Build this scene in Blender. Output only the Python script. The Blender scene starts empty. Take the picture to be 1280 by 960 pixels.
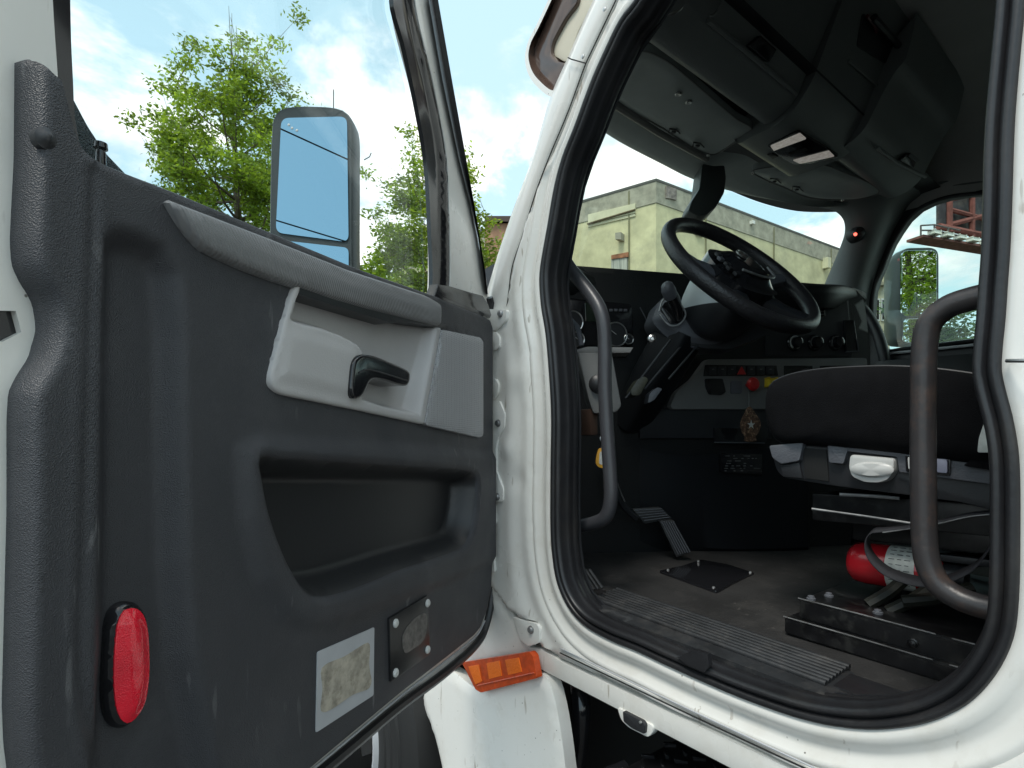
import bpy, bmesh, math, random
import numpy as np
from mathutils import Vector
from mathutils.geometry import delaunay_2d_cdt

random.seed(7); rng = np.random.default_rng(7)
scene = bpy.context.scene
COL = scene.collection
V = np.array

# ------------------------------------------------------------------ camera
FOC = 720.0
PSI = math.radians(39.3)
CAM = V([-0.82, 0.0, 1.40])
FW = V([math.sin(PSI), math.cos(PSI), 0.0])
RT = V([math.cos(PSI), -math.sin(PSI), 0.0])
UP = V([0.0, 0.0, 1.0])

def ray(px, py):
    return FW + (px-640)/FOC*RT + (560-py)/FOC*UP
def at(px, py, t):
    return CAM + t*ray(px, py)
def onp(px, py, p0, n):
    d = ray(px, py)
    return CAM + d*(np.dot(p0-CAM, n)/np.dot(d, n))

class Frame:
    """a plane in the scene: origin p, axes u, v and normal n"""
    def __init__(s, p, u, v, n=None):
        s.p = V(p, dtype=float); s.u = V(u, dtype=float)/np.linalg.norm(u); s.v = V(v, dtype=float)/np.linalg.norm(v)
        s.n = V(n, dtype=float) if n is not None else np.cross(s.u, s.v)
        s.n = s.n/np.linalg.norm(s.n)
    def to3(s, uv, d=0.0):
        uv = np.atleast_2d(uv)
        d = np.broadcast_to(d, (len(uv),))
        return s.p + uv[:, :1]*s.u + uv[:, 1:2]*s.v + d[:, None]*s.n
    def px(s, pts, d=0.0):
        out = []
        for a, b in pts:
            q = onp(a, b, s.p+s.n*d, s.n) - s.p
            out.append((q@s.u, q@s.v))
        return V(out)
    def p3(s, px, py, d=0.0):
        return onp(px, py, s.p+s.n*d, s.n)

SIDE = Frame((0, 0, 0), (0, 1, 0), (0, 0, 1), (-1, 0, 0))
HP = V([0.0, 1.082, 0.0])
DU = V([-0.849, -0.529, 0.0]); DU = DU/np.linalg.norm(DU)
DN = V([0.529, -0.849, 0.0]); DN = DN/np.linalg.norm(DN)
DOOR = Frame(HP, DU, (0, 0, 1), DN)
DASH = Frame((0.70, 0.99, 0), (0.917, -0.399, 0), (0, 0, 1), (-0.399, -0.917, 0))
def SX(x): return Frame((x, 0, 0), (0, 1, 0), (0, 0, 1), (-1, 0, 0))
def HZ(z, tilt=0.0): return Frame((0, 0, z), (1, 0, 0), (0, 1, tilt), (0, -tilt, 1))
FLOOR = HZ(1.03, 0.065)

# ------------------------------------------------------------------ curves
def cr(pts, closed=False, step=None, n=None):
    """centripetal-ish Catmull-Rom through pts, resampled"""
    P = V(pts, dtype=float)
    m = len(P)
    out = []
    segs = m if closed else m-1
    for i in range(segs):
        if closed:
            p0, p1, p2, p3 = P[(i-1) % m], P[i], P[(i+1) % m], P[(i+2) % m]
        else:
            p1, p2 = P[i], P[i+1]
            p0 = P[i-1] if i > 0 else 2*p1-p2
            p3 = P[i+2] if i+2 < m else 2*p2-p1
        d1 = max(np.linalg.norm(p2-p1), 1e-9)
        m1 = (p2-p0)/(np.linalg.norm(p2-p1)+np.linalg.norm(p1-p0)+1e-9)*d1
        m2 = (p3-p1)/(np.linalg.norm(p3-p2)+np.linalg.norm(p2-p1)+1e-9)*d1
        k = 12
        for j in range(k):
            t = j/k
            h00 = 2*t**3-3*t**2+1; h10 = t**3-2*t**2+t; h01 = -2*t**3+3*t**2; h11 = t**3-t**2
            out.append(h00*p1+h10*m1+h01*p2+h11*m2)
    if not closed: out.append(P[-1])
    Q = V(out)
    return resample(Q, closed, step, n)
def resample(Q, closed=False, step=None, n=None):
    Q = V(Q, dtype=float)
    if closed: Q = np.vstack([Q, Q[:1]])
    L = np.r_[0, np.cumsum(np.linalg.norm(np.diff(Q, axis=0), axis=1))]
    if n is None: n = max(int(L[-1]/step), 3) + (0 if closed else 1)
    s = np.linspace(0, L[-1], n+1)[:-1] if closed else np.linspace(0, L[-1], n)
    return np.stack([np.interp(s, L, Q[:, k]) for k in range(Q.shape[1])], 1)
def roundpoly(pts, r, k=4):
    """polygon with corners cut to arcs of about r"""
    P = V(pts, dtype=float); m = len(P); out = []
    for i in range(m):
        a, b, c = P[i-1], P[i], P[(i+1) % m]
        la, lc = np.linalg.norm(a-b), np.linalg.norm(c-b)
        rr = min(r, la*0.45, lc*0.45)
        s = b+(a-b)/la*rr; e = b+(c-b)/lc*rr
        for j in range(k+1):
            t = j/k
            out.append((1-t)**2*s+2*t*(1-t)*b+t*t*e)
    return V(out)
def area2(P): return 0.5*np.sum(P[:, 0]*np.roll(P[:, 1], -1)-np.roll(P[:, 0], -1)*P[:, 1])
def offset(P, d):
    """closed 2D polyline moved inward by d"""
    P = V(P)
    s = 1 if area2(P) > 0 else -1
    t = np.roll(P, -1, 0)-np.roll(P, 1, 0)
    t = t/(np.linalg.norm(t, axis=1)[:, None]+1e-12)
    nrm = np.stack([-t[:, 1], t[:, 0]], 1)*s
    return P+nrm*d
def inside(pts, poly):
    x, y = pts[:, 0], pts[:, 1]
    c = np.zeros(len(pts), bool)
    n = len(poly)
    for i in range(n):
        x1, y1 = poly[i]; x2, y2 = poly[(i+1) % n]
        cond = ((y1 > y) != (y2 > y))
        if y1 != y2:
            c ^= cond & (x < (x2-x1)*(y-y1)/(y2-y1)+x1)
    return c
def dist(pts, poly, closed=True):
    best = np.full(len(pts), 1e9)
    n = len(poly)
    for i in range(n if closed else n-1):
        a = poly[i]; b = poly[(i+1) % n]
        ab = b-a; L = ab@ab
        if L < 1e-14: continue
        t = np.clip(((pts-a)@ab)/L, 0, 1)
        d = np.hypot(*(pts-a-t[:, None]*ab).T)
        best = np.minimum(best, d)
    return best
def sdist(pts, poly):
    d = dist(pts, poly)
    return np.where(inside(pts, poly), d, -d)      # positive inside
def sst(x, a, b):
    t = np.clip((x-a)/(b-a), 0, 1)
    return t*t*(3-2*t)

# ------------------------------------------------------------------ objects
WL = {}
def tag(o, label=None, cat=None, group=None, kind=None):
    if label: o['label'] = label
    if cat: o['category'] = cat
    if group: o['group'] = group
    if kind: o['kind'] = kind
    return o
def empty(name, loc, parent=None):
    o = bpy.data.objects.new(name, None); COL.objects.link(o)
    o.empty_display_size = 0.1
    WL[o.name] = V(loc, dtype=float)
    if parent is not None:
        o.parent = parent; o.location = WL[o.name]-WL[parent.name]
    else: o.location = loc
    return o
def mesh(name, verts, faces, mat, parent=None, smooth=True, angle=40, mats=None, midx=None):
    verts = V(verts, dtype=float)
    c = (verts.min(0)+verts.max(0))/2
    me = bpy.data.meshes.new(name)
    me.from_pydata((verts-c).tolist(), [], [list(map(int, f)) for f in faces])
    if mats:
        for m in mats: me.materials.append(m)
        me.polygons.foreach_set('material_index', midx)
    else: me.materials.append(mat)
    if smooth:
        me.shade_smooth()
        if angle < 180: me.set_sharp_from_angle(angle=math.radians(angle))
    me.update()
    o = bpy.data.objects.new(name, me); COL.objects.link(o)
    WL[o.name] = c
    if parent is not None:
        o.parent = parent; o.location = c-WL[parent.name]
    else: o.location = c
    return o
class MB:
    """collects shapes for ONE mesh object"""
    def __init__(s): s.v = []; s.f = []; s.m = []; s.cur = 0
    def add(s, v, f):
        o = len(s.v); s.v.extend(V(v).tolist()); s.f.extend([[i+o for i in q] for q in f]); s.m.extend([s.cur]*len(f)); return s
    def build(s, name, mat, parent=None, **k):
        if isinstance(mat, (list, tuple)):
            return mesh(name, s.v, s.f, None, parent, mats=list(mat), midx=s.m, **k)
        return mesh(name, s.v, s.f, mat, parent, **k)
def bm_out(bm):
    bm.verts.ensure_lookup_table(); bm.verts.index_update()
    v = [tuple(x.co) for x in bm.verts]; f = [[x.index for x in q.verts] for q in bm.faces]
    bm.free(); return v, f
def box_g(c, h, ax=None, bev=0.0, seg=2):
    ax = ax or ((1, 0, 0), (0, 1, 0), (0, 0, 1))
    bm = bmesh.new(); bmesh.ops.create_cube(bm, size=2)
    for v in bm.verts:
        p = V(c, dtype=float)+v.co.x*h[0]*V(ax[0])+v.co.y*h[1]*V(ax[1])+v.co.z*h[2]*V(ax[2])
        v.co = Vector(p)
    if bev > 0: bmesh.ops.bevel(bm, geom=list(bm.edges), offset=bev, segments=seg, affect='EDGES', profile=0.6)
    bmesh.ops.recalc_face_normals(bm, faces=bm.faces)
    return bm_out(bm)
def prism_g(fr, uv, d0, d1, bev=0.0, seg=2, back=True):
    """extrude polygon uv of frame fr from d0 to d1 (d1 the visible face), bevel of the d1 rim"""
    uv = V(uv)
    bm = bmesh.new()
    lo = [bm.verts.new(p) for p in fr.to3(uv, d0)]
    hi = [bm.verts.new(p) for p in fr.to3(uv, d1)]
    n = len(uv); top = bm.faces.new(hi)
    if back: bm.faces.new(lo[::-1])
    for i in range(n):
        j = (i+1) % n
        bm.faces.new((lo[i], lo[j], hi[j], hi[i]))
    bmesh.ops.recalc_face_normals(bm, faces=bm.faces)
    if bev > 0:
        bmesh.ops.bevel(bm, geom=list(top.edges), offset=bev, segments=seg, affect='EDGES', profile=0.6, clamp_overlap=True)
    return bm_out(bm)
def pprism(name, fr, pxs, d0, d1, mat, parent, bev=0.002, r=0.0, smooth=False, pd=None, **k):
    uv = fr.px(pxs, d1 if pd is None else pd)
    if smooth: uv = cr(uv, True, n=len(pxs)*4)
    elif r > 0: uv = roundpoly(uv, r)
    v, f = prism_g(fr, uv, d0, d1, bev)
    return mesh(name, v, f, mat, parent, **k)
def tube_g(path, rad, seg=12, caps=True, sx=None):
    P = V(path, dtype=float); n = len(P)
    rad = np.broadcast_to(rad, (n,))
    T = np.gradient(P, axis=0); T /= np.linalg.norm(T, axis=1)[:, None]+1e-12
    a = V([0, 0, 1.0]) if abs(T[0, 2]) < .9 else V([1.0, 0, 0])
    N = np.cross(T[0], a); N /= np.linalg.norm(N)
    v = []; th = np.linspace(0, 2*np.pi, seg, endpoint=False)
    for i in range(n):
        N = N-T[i]*(N@T[i]); N /= np.linalg.norm(N); B = np.cross(T[i], N)
        v.append(P[i]+rad[i]*(np.cos(th)[:, None]*N+np.sin(th)[:, None]*B))
    v = np.concatenate(v); f = []
    for i in range(n-1):
        for j in range(seg):
            k = (j+1) % seg
            f.append([i*seg+j, i*seg+k, (i+1)*seg+k, (i+1)*seg+j])
    if caps:
        f.append(list(range(seg))[::-1]); f.append([(n-1)*seg+j for j in range(seg)])
    return v, f
def lathe_g(p, axis, prof, seg=28):
    """prof: list of (along, radius)"""
    axis = V(axis, dtype=float)/np.linalg.norm(axis)
    a = V([0, 0, 1.0]) if abs(axis[2]) < .9 else V([1.0, 0, 0])
    N = np.cross(axis, a); N /= np.linalg.norm(N); B = np.cross(axis, N)
    th = np.linspace(0, 2*np.pi, seg, endpoint=False); v = []; f = []
    for h, r in prof:
        v.append(V(p)+axis*h+max(r, 1e-5)*(np.cos(th)[:, None]*N+np.sin(th)[:, None]*B))
    v = np.concatenate(v)
    for i in range(len(prof)-1):
        for j in range(seg):
            k = (j+1) % seg
            f.append([i*seg+j, i*seg+k, (i+1)*seg+k, (i+1)*seg+j])
    f.append(list(range(seg))[::-1]); f.append([(len(prof)-1)*seg+j for j in range(seg)])
    return v, f
def ribbon_g(rows, n=40, thick=0.0, closed=False):
    """loft through polylines (each Nx3), all resampled to n"""
    R = [resample(V(r), closed, n=n) for r in rows]
    v = np.concatenate(R); f = []
    for i in range(len(R)-1):
        for j in range(n if closed else n-1):
            k = (j+1) % n
            f.append([i*n+j, i*n+k, (i+1)*n+k, (i+1)*n+j])
    return v, f
def sheet_g(fr, outline, step, dfun=None, holes=(), loops=(), skirt=0.03, hskirt=None):
    """a dense surface over a 2D outline, raised by dfun(uv, edge distance)"""
    outs = [resample(outline, True, step)] + [resample(h, True, step) for h in holes] + [resample(l, True, step) for l in loops]
    O = outs[0]; H = outs[1:1+len(holes)]
    x0, y0 = O.min(0); x1, y1 = O.max(0)
    gx, gy = np.meshgrid(np.arange(x0, x1, step), np.arange(y0, y1, step*0.87))
    gx[1::2] += step/2
    G = np.stack([gx.ravel(), gy.ravel()], 1)
    ok = inside(G, O)
    G = G[ok]
    for h in H: G = G[~inside(G, h)]
    for o in outs: G = G[dist(G, o) > step*0.55]
    pts = []; edges = []
    for o in outs:
        b = len(pts); m = len(o)
        pts.extend(o.tolist()); edges.extend([(b+i, b+(i+1) % m) for i in range(m)])
    pts.extend(G.tolist())
    vs, es, fs, ov, oe, of = delaunay_2d_cdt([Vector(p) for p in pts], edges, [], 0, 1e-7)
    P = V([(p[0], p[1]) for p in vs]); Fc = V([list(t) for t in fs])
    cen = P[Fc].mean(1)
    keep = inside(cen, O)
    for h in H: keep &= ~inside(cen, h)
    Fc = Fc[keep]
    e = dist(P, O)
    d = dfun(P, e) if dfun else np.zeros(len(P))
    v3 = fr.to3(P, d); verts = list(v3); faces = [list(t) for t in Fc]
    if skirt:
        for q, o in enumerate([O]+list(H)):
            sk = skirt if q == 0 or hskirt is None else hskirt
            # boundary points are found again by position
            idx = [int(np.argmin(((P-p)**2).sum(1))) for p in o]
            base = len(verts)
            verts.extend(list(v3[idx]-fr.n*sk))
            m = len(idx)
            for i in range(m):
                j = (i+1) % m
                faces.append([idx[i], idx[j], base+j, base+i])
    bm = bmesh.new()
    bv = [bm.verts.new(p) for p in verts]
    for t in faces:
        try: bm.faces.new([bv[i] for i in t])
        except ValueError: pass
    loose = [x for x in bm.verts if not x.link_faces]
    bmesh.ops.delete(bm, geom=loose, context='VERTS')
    bmesh.ops.recalc_face_normals(bm, faces=bm.faces)
    return bm_out(bm)
def sheet(name, fr, outline, step, mat, parent, dfun=None, holes=(), loops=(), skirt=0.03, hskirt=None, angle=50, rim=()):
    O_ = resample(outline, True, step)
    loops = list(loops)+[offset(O_, k) for k in rim]
    v, f = sheet_g(fr, outline, step, dfun, holes, loops, skirt, hskirt)
    return mesh(name, v, f, mat, parent, angle=angle)

# ------------------------------------------------------------------ materials
def srgb(r, g, b):
    f = lambda c: (c/255/12.92) if c/255 <= 0.04045 else ((c/255+0.055)/1.055)**2.4
    return (f(r), f(g), f(b), 1)
def mat(name, col, rough=0.5, metal=0.0, bump=0.0, bscale=200, var=0.0, vscale=8, coat=0.0, spec=0.5,
        dirt=None, dirt_amt=0.0, dirt_scale=6, speck=0.0, trans=0.0, emit=None, scratch=None, vor=False, rvar=0.0, stretch=None):
    m = bpy.data.materials.new(name); m.use_nodes = True
    nt = m.node_tree; nd = nt.nodes; lk = nt.links
    b = nd['Principled BSDF']
    b.inputs['Base Color'].default_value = col if len(col) == 4 else (*col, 1)
    b.inputs['Roughness'].default_value = rough; b.inputs['Metallic'].default_value = metal
    b.inputs['Coat Weight'].default_value = coat; b.inputs['Coat Roughness'].default_value = 0.08
    b.inputs['Specular IOR Level'].default_value = spec
    b.inputs['Transmission Weight'].default_value = trans
    geo = nd.new('ShaderNodeNewGeometry')
    vec = geo.outputs['Position']
    if stretch:
        mp = nd.new('ShaderNodeMapping'); mp.inputs['Scale'].default_value = stretch
        lk.new(vec, mp.inputs['Vector']); vec = mp.outputs['Vector']
    def noise(sc, det=4, ro=0.55):
        n = nd.new('ShaderNodeTexNoise'); n.inputs['Scale'].default_value = sc; n.inputs['Detail'].default_value = det
        n.inputs['Roughness'].default_value = ro; lk.new(vec, n.inputs['Vector']); return n.outputs['Fac']
    def ramp(fac, a, b_, ca, cb):
        r = nd.new('ShaderNodeMapRange'); r.inputs['From Min'].default_value = a; r.inputs['From Max'].default_value = b_
        r.inputs['To Min'].default_value = ca; r.inputs['To Max'].default_value = cb; lk.new(fac, r.inputs['Value']); return r.outputs['Result']
    cur = None
    def mix(fac, c1, c2, mode='MIX'):
        x = nd.new('ShaderNodeMix'); x.data_type = 'RGBA'; x.blend_type = mode
        if isinstance(fac, float): x.inputs['Factor'].default_value = fac
        else: lk.new(fac, x.inputs['Factor'])
        for c, k in ((c1, 'A'), (c2, 'B')):
            s = [i for i in x.inputs if i.name == k and i.type == 'RGBA'][0]
            if isinstance(c, tuple): s.default_value = c if len(c) == 4 else (*c, 1)
            else: lk.new(c, s)
        return [o for o in x.outputs if o.type == 'RGBA'][0]
    base = tuple(b.inputs['Base Color'].default_value)
    cur = base
    if var > 0:
        n = ramp(noise(vscale, 6), 0.3, 0.7, 0, 1)
        lo = tuple(c*(1-var) for c in base[:3])+(1,); hi = tuple(min(c*(1+var), 1) for c in base[:3])+(1,)
        cur = mix(n, lo, hi)
    if dirt:
        n = ramp(noise(dirt_scale, 8, 0.7), 0.5, 0.75, 0, dirt_amt)
        cur = mix(n, cur, dirt)
    if speck > 0:
        vo = nd.new('ShaderNodeTexVoronoi'); vo.inputs['Scale'].default_value = 45; lk.new(vec, vo.inputs['Vector'])
        s = ramp(vo.outputs['Distance'], 0.04, 0.075, 1, 0)
        n2 = ramp(noise(5, 3), 0.50, 0.60, 0, speck)
        mm = nd.new('ShaderNodeMath'); mm.operation = 'MULTIPLY'; lk.new(s, mm.inputs[0]); lk.new(n2, mm.inputs[1])
        cur = mix(mm.outputs[0], cur, (0.08, 0.065, 0.05, 1))
    if scratch:
        mps = nd.new('ShaderNodeMapping'); mps.inputs['Scale'].default_value = (1, 1, .16); mps.inputs['Rotation'].default_value = (.5, .7, .2)
        lk.new(vec, mps.inputs['Vector']); ns = nd.new('ShaderNodeTexNoise'); ns.inputs['Scale'].default_value = 75; ns.inputs['Detail'].default_value = 2
        lk.new(mps.outputs['Vector'], ns.inputs['Vector'])
        s1 = ramp(ns.outputs['Fac'], .665, .70, 0, 1); s2 = ramp(noise(7, 3), .48, .62, 0, scratch[3])
        mm = nd.new('ShaderNodeMath'); mm.operation = 'MULTIPLY'; lk.new(s1, mm.inputs[0]); lk.new(s2, mm.inputs[1])
        cur = mix(mm.outputs[0], cur, (*scratch[:3], 1))
    if not isinstance(cur, tuple): lk.new(cur, b.inputs['Base Color'])
    if rvar > 0:
        lk.new(ramp(noise(vscale*1.7, 5), 0.3, 0.7, max(rough-rvar, .03), min(rough+rvar, 1)), b.inputs['Roughness'])
    if bump > 0:
        if vor:
            vo = nd.new('ShaderNodeTexVoronoi'); vo.inputs['Scale'].default_value = bscale; vo.feature = 'SMOOTH_F1'
            lk.new(vec, vo.inputs['Vector']); h = vo.outputs['Distance']
        else: h = noise(bscale, 3)
        bp = nd.new('ShaderNodeBump'); bp.inputs['Strength'].default_value = bump; bp.inputs['Distance'].default_value = 0.002
        lk.new(h, bp.inputs['Height']); lk.new(bp.outputs['Normal'], b.inputs['Normal'])
    if emit:
        b.inputs['Emission Color'].default_value = (*emit[:3], 1); b.inputs['Emission Strength'].default_value = emit[3]
    return m
M = {}
M['white'] = mat('white_paint', (.80, .785, .74), .32, coat=.5, var=.04, vscale=3, dirt=(.50, .44, .34, 1), dirt_amt=.28, dirt_scale=11, speck=.9, scratch=(.36, .31, .25, .7), rvar=.1, bump=.05, bscale=60)
M['cream'] = mat('cream_panel', (.62, .57, .45), .45, var=.05)
M['trim'] = mat('grained_door_plastic', (.043, .044, .050), .5, bump=.45, bscale=1050, vor=True, var=.14, vscale=5, rvar=.09, dirt=(.13, .13, .135, 1), dirt_amt=.28, dirt_scale=5, scratch=(.17, .17, .175, .6))
M['rail'] = mat('grey_belt_plastic', (.21, .21, .215), .42, bump=.35, bscale=700, vor=True, var=.08)
nt_ = M['rail'].node_tree; wv = nt_.nodes.new('ShaderNodeTexWave'); wv.inputs['Scale'].default_value = 95; wv.bands_direction = 'DIAGONAL'
gg_ = nt_.nodes.new('ShaderNodeNewGeometry'); nt_.links.new(gg_.outputs['Position'], wv.inputs['Vector']); bq_ = nt_.nodes.new('ShaderNodeBump'); bq_.inputs['Strength'].default_value = .5; bq_.inputs['Distance'].default_value = .0015
nt_.links.new(wv.outputs['Fac'], bq_.inputs['Height']); nt_.links.new(bq_.outputs['Normal'], nt_.nodes['Principled BSDF'].inputs['Normal'])
M['insert'] = mat('light_grey_plastic', (.50, .485, .48), .48, bump=.25, bscale=500, var=.06, vscale=6)
M['black'] = mat('black_plastic', (.022, .023, .026), .42, bump=.15, bscale=300, var=.15)
M['gloss'] = mat('glossy_black', (.012, .012, .014), .16, coat=.3, rvar=.05)
M['rubber'] = mat('black_rubber', (.017, .017, .019), .36, var=.25, vscale=12, bump=.25, bscale=90, dirt=(.08, .07, .06, 1), dirt_amt=.25, dirt_scale=9)
M['dash'] = mat('dash_plastic', (.008, .009, .010), .5, bump=.3, bscale=260, vor=True, var=.15)
M['dashgrey'] = mat('grey_dash_panel', (.17, .17, .165), .5, bump=.2, bscale=260, var=.06)
M['head'] = mat('headliner', (.50, .49, .475), .9, bump=.3, bscale=500, var=.06)
M['console'] = mat('overhead_plastic', (.18, .195, .195), .42, bump=.3, bscale=350, vor=True, var=.1, vscale=4)
M['vinyl'] = mat('visor_vinyl', (.33, .36, .355), .5, bump=.35, bscale=25, var=.1)
M['floor'] = mat('floor_mat', (.026, .025, .025), .8, spec=.3, bump=.6, bscale=160, var=.35, vscale=9, dirt=(.08, .075, .07, 1), dirt_amt=.55, dirt_scale=7, scratch=(.14, .13, .12, .5))
M['scuff'] = mat('scuff_rubber', (.022, .023, .025), .45, var=.3, vscale=20, bump=.2, bscale=120, dirt=(.12, .11, .10, 1), dirt_amt=.4, dirt_scale=22)
M['tube'] = mat('coated_tube', (.045, .045, .050), .36, var=.2, vscale=14, bump=.2, bscale=120)
M['tubeworn'] = mat('worn_tube', (.040, .036, .037), .36, var=.2, vscale=14, dirt=(.16, .09, .06, 1), dirt_amt=.5, dirt_scale=22, bump=.2, bscale=120)
M['fabric'] = mat('seat_fabric', (.007, .007, .008), .95, spec=.12, bump=.9, bscale=700, var=.2, vscale=30)
M['seatgrey'] = mat('seat_shell', (.11, .115, .13), .45, bump=.3, bscale=350, vor=True)
M['lever'] = mat('pale_lever', (.60, .60, .58), .35)
M['steel'] = mat('bare_steel', (.55, .55, .54), .3, metal=1, rvar=.1)
M['edge'] = mat('worn_steel_and_highlight', (.30, .30, .30), .45, metal=.6, var=.5, vscale=30)  # worn steel, also the pale colour of the drawn suspension highlights
M['blackmetal'] = mat('black_painted_steel', (.007, .007, .008), .3, var=.5, vscale=40, dirt=(.10, .10, .09, 1), dirt_amt=.3, dirt_scale=35)
M['red'] = mat('red_paint', (.45, .012, .02), .25, coat=.4)
M['reddot'] = mat('red_plastic', (.5, .02, .02), .3)
M['yellow'] = mat('yellow_plastic', (.75, .55, .03), .4)
M['orange'] = mat('orange_tag', (.80, .40, .03), .4)
M['paper'] = mat('pale_label', (.62, .64, .60), .55, var=.2, vscale=60)
M['amber'] = mat('amber_lens', (.60, .07, .008), .3, coat=.2, var=.25, vscale=60, bump=.4, bscale=150)
M['amberbright'] = mat('amber_reflector', (1.0, .19, .01), .4, coat=.1, bump=.8, bscale=220, emit=None)
M['reflector'] = mat('red_reflector', (.80, .008, .03), .22, coat=.8, bump=.35, bscale=900, vor=True, var=.15, vscale=25)
M['greytape'] = mat('grey_tape', (.46, .47, .49), .45, var=.06, vscale=25)
M['residue'] = mat('glue_residue', (.42, .38, .31), .6, var=.35, vscale=55, dirt=(.12, .10, .07, 1), dirt_amt=.8, dirt_scale=60, bump=.4, bscale=90)
M['tyre'] = mat('tyre_rubber', (.014, .014, .014), .6, bump=.2, bscale=80)
M['rim'] = mat('polished_rim', (.80, .82, .86), .3, metal=.5)
M['dark'] = mat('dark_underbody', (.010, .010, .010), .8)
M['lens'] = mat('clear_lens', (.85, .83, .78), .25, bump=.4, bscale=150)
M['lamp'] = mat('lamp_lens', (.85, .83, .78), .25, bump=.8, bscale=90, var=.3, vscale=60, emit=(1, .92, .82, .10))
M['bluemirror'] = mat('tinted_mirror_glass', (.29, .43, .52), .0, metal=1)
M['mirror'] = mat('mirror_glass', (.82, .88, .92), .0, metal=1)
M['mshell'] = mat('mirror_shell', (.035, .042, .042), .45, bump=.3, bscale=300, var=.1)
M['mwhite'] = mat('pale_mirror_shell', (.12, .15, .155), .4, var=.1, vscale=6)
M['visorout'] = mat('smoked_visor', (.07, .045, .035), .15, var=.4, vscale=9, coat=.3)
M['digits'] = mat('white_marking', (.6, .6, .6), .5)
M['bluepart'] = mat('dark_blue_plastic', (.007, .008, .010), .55, spec=.3)
M['blacktape'] = mat('black_plate', (.014, .014, .015), .28, var=.3, vscale=40)

def glass(name, tint, rough=0.0, fac=0.06, smudge=False):
    m = bpy.data.materials.new(name); m.use_nodes = True; nt = m.node_tree; nt.nodes.clear()
    out = nt.nodes.new('ShaderNodeOutputMaterial'); mx = nt.nodes.new('ShaderNodeMixShader')
    tr = nt.nodes.new('ShaderNodeBsdfTransparent'); tr.inputs[0].default_value = (*tint, 1)
    gl = nt.nodes.new('ShaderNodeBsdfGlossy'); gl.inputs['Roughness'].default_value = rough
    lw = nt.nodes.new('ShaderNodeLayerWeight'); lw.inputs['Blend'].default_value = .5
    pw = nt.nodes.new('ShaderNodeMath'); pw.operation = 'POWER'; pw.inputs[1].default_value = 5; nt.links.new(lw.outputs['Facing'], pw.inputs[0])
    fr = nt.nodes.new('ShaderNodeMath'); fr.operation = 'MULTIPLY_ADD'; fr.inputs[1].default_value = .6; fr.inputs[2].default_value = .035; nt.links.new(pw.outputs[0], fr.inputs[0])
    nt.links.new(fr.outputs[0], mx.inputs[0]); nt.links.new(tr.outputs[0], mx.inputs[1]); nt.links.new(gl.outputs[0], mx.inputs[2])
    nt.links.new(mx.outputs[0], out.inputs[0]); return m
M['wglass'] = glass('windshield_glass', (.86, .93, .88))
M['dglass'] = glass('door_glass', (.93, .97, .97))

# ------------------------------------------------------------------ world and sun
SUN_EL, SUN_AZ = 58.0, 250.0     # azimuth clockwise from +Y
w = bpy.data.worlds.new("World"); scene.world = w; w.use_nodes = True
nt = w.node_tree; nd = nt.nodes; lk = nt.links
bg = nd['Background']; bg.inputs['Strength'].default_value = 0.10
sky = nd.new('ShaderNodeTexSky'); sky.sky_type = 'NISHITA'; sky.sun_disc = False
sky.sun_elevation = math.radians(SUN_EL); sky.sun_rotation = math.radians(SUN_AZ); sky.air_density = 1.0; sky.dust_density = 1.5
tc = nd.new('ShaderNodeTexCoord')
sep = nd.new('ShaderNodeSeparateXYZ'); lk.new(tc.outputs['Generated'], sep.inputs[0])
def wm(op, a, b):
    n = nd.new('ShaderNodeMath'); n.operation = op
    for i, x in enumerate((a, b)):
        if isinstance(x, (int, float)): n.inputs[i].default_value = x
        else: lk.new(x, n.inputs[i])
    return n.outputs[0]
zz = wm('ADD', wm('MAXIMUM', sep.outputs[2], 0.0), 0.30)
cx = wm('DIVIDE', sep.outputs[0], zz); cy = wm('DIVIDE', sep.outputs[1], zz)
cmb = nd.new('ShaderNodeCombineXYZ'); lk.new(cx, cmb.inputs[0]); lk.new(cy, cmb.inputs[1])
n1 = nd.new('ShaderNodeTexNoise'); n1.inputs['Scale'].default_value = 2.3; n1.inputs['Detail'].default_value = 9; n1.inputs['Roughness'].default_value = .58; n1.inputs['Distortion'].default_value = .25
lk.new(cmb.outputs[0], n1.inputs['Vector'])
mr = nd.new('ShaderNodeMapRange'); mr.interpolation_type = 'SMOOTHSTEP'
mr.inputs['From Min'].default_value = .46; mr.inputs['From Max'].default_value = .59
lk.new(n1.outputs['Fac'], mr.inputs['Value'])
# clouds thin out towards the sky behind the photographer
bk = nd.new('ShaderNodeMapRange'); bk.inputs['From Min'].default_value = -.97; bk.inputs['From Max'].default_value = -.86
dotb = wm('ADD', wm('ADD', wm('MULTIPLY', sep.outputs[0], .81), wm('MULTIPLY', sep.outputs[1], .43)), wm('MULTIPLY', sep.outputs[2], -.39)); lk.new(dotb, bk.inputs['Value'])
mask = wm('MULTIPLY', mr.outputs[0], bk.outputs[0])
n2 = nd.new('ShaderNodeTexNoise'); n2.inputs['Scale'].default_value = 3.1; n2.inputs['Detail'].default_value = 6
mp2 = nd.new('ShaderNodeMapping'); mp2.inputs['Location'].default_value = (3.1, 1.7, 0); lk.new(cmb.outputs[0], mp2.inputs[0]); lk.new(mp2.outputs[0], n2.inputs['Vector'])
cr2 = nd.new('ShaderNodeValToRGB'); cr2.color_ramp.elements[0].position = .36; cr2.color_ramp.elements[0].color = (6.6, 7.0, 7.7, 1)
cr2.color_ramp.elements[1].position = .56; cr2.color_ramp.elements[1].color = (12.0, 11.6, 11.0, 1)
lk.new(n2.outputs['Fac'], cr2.inputs[0])
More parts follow.
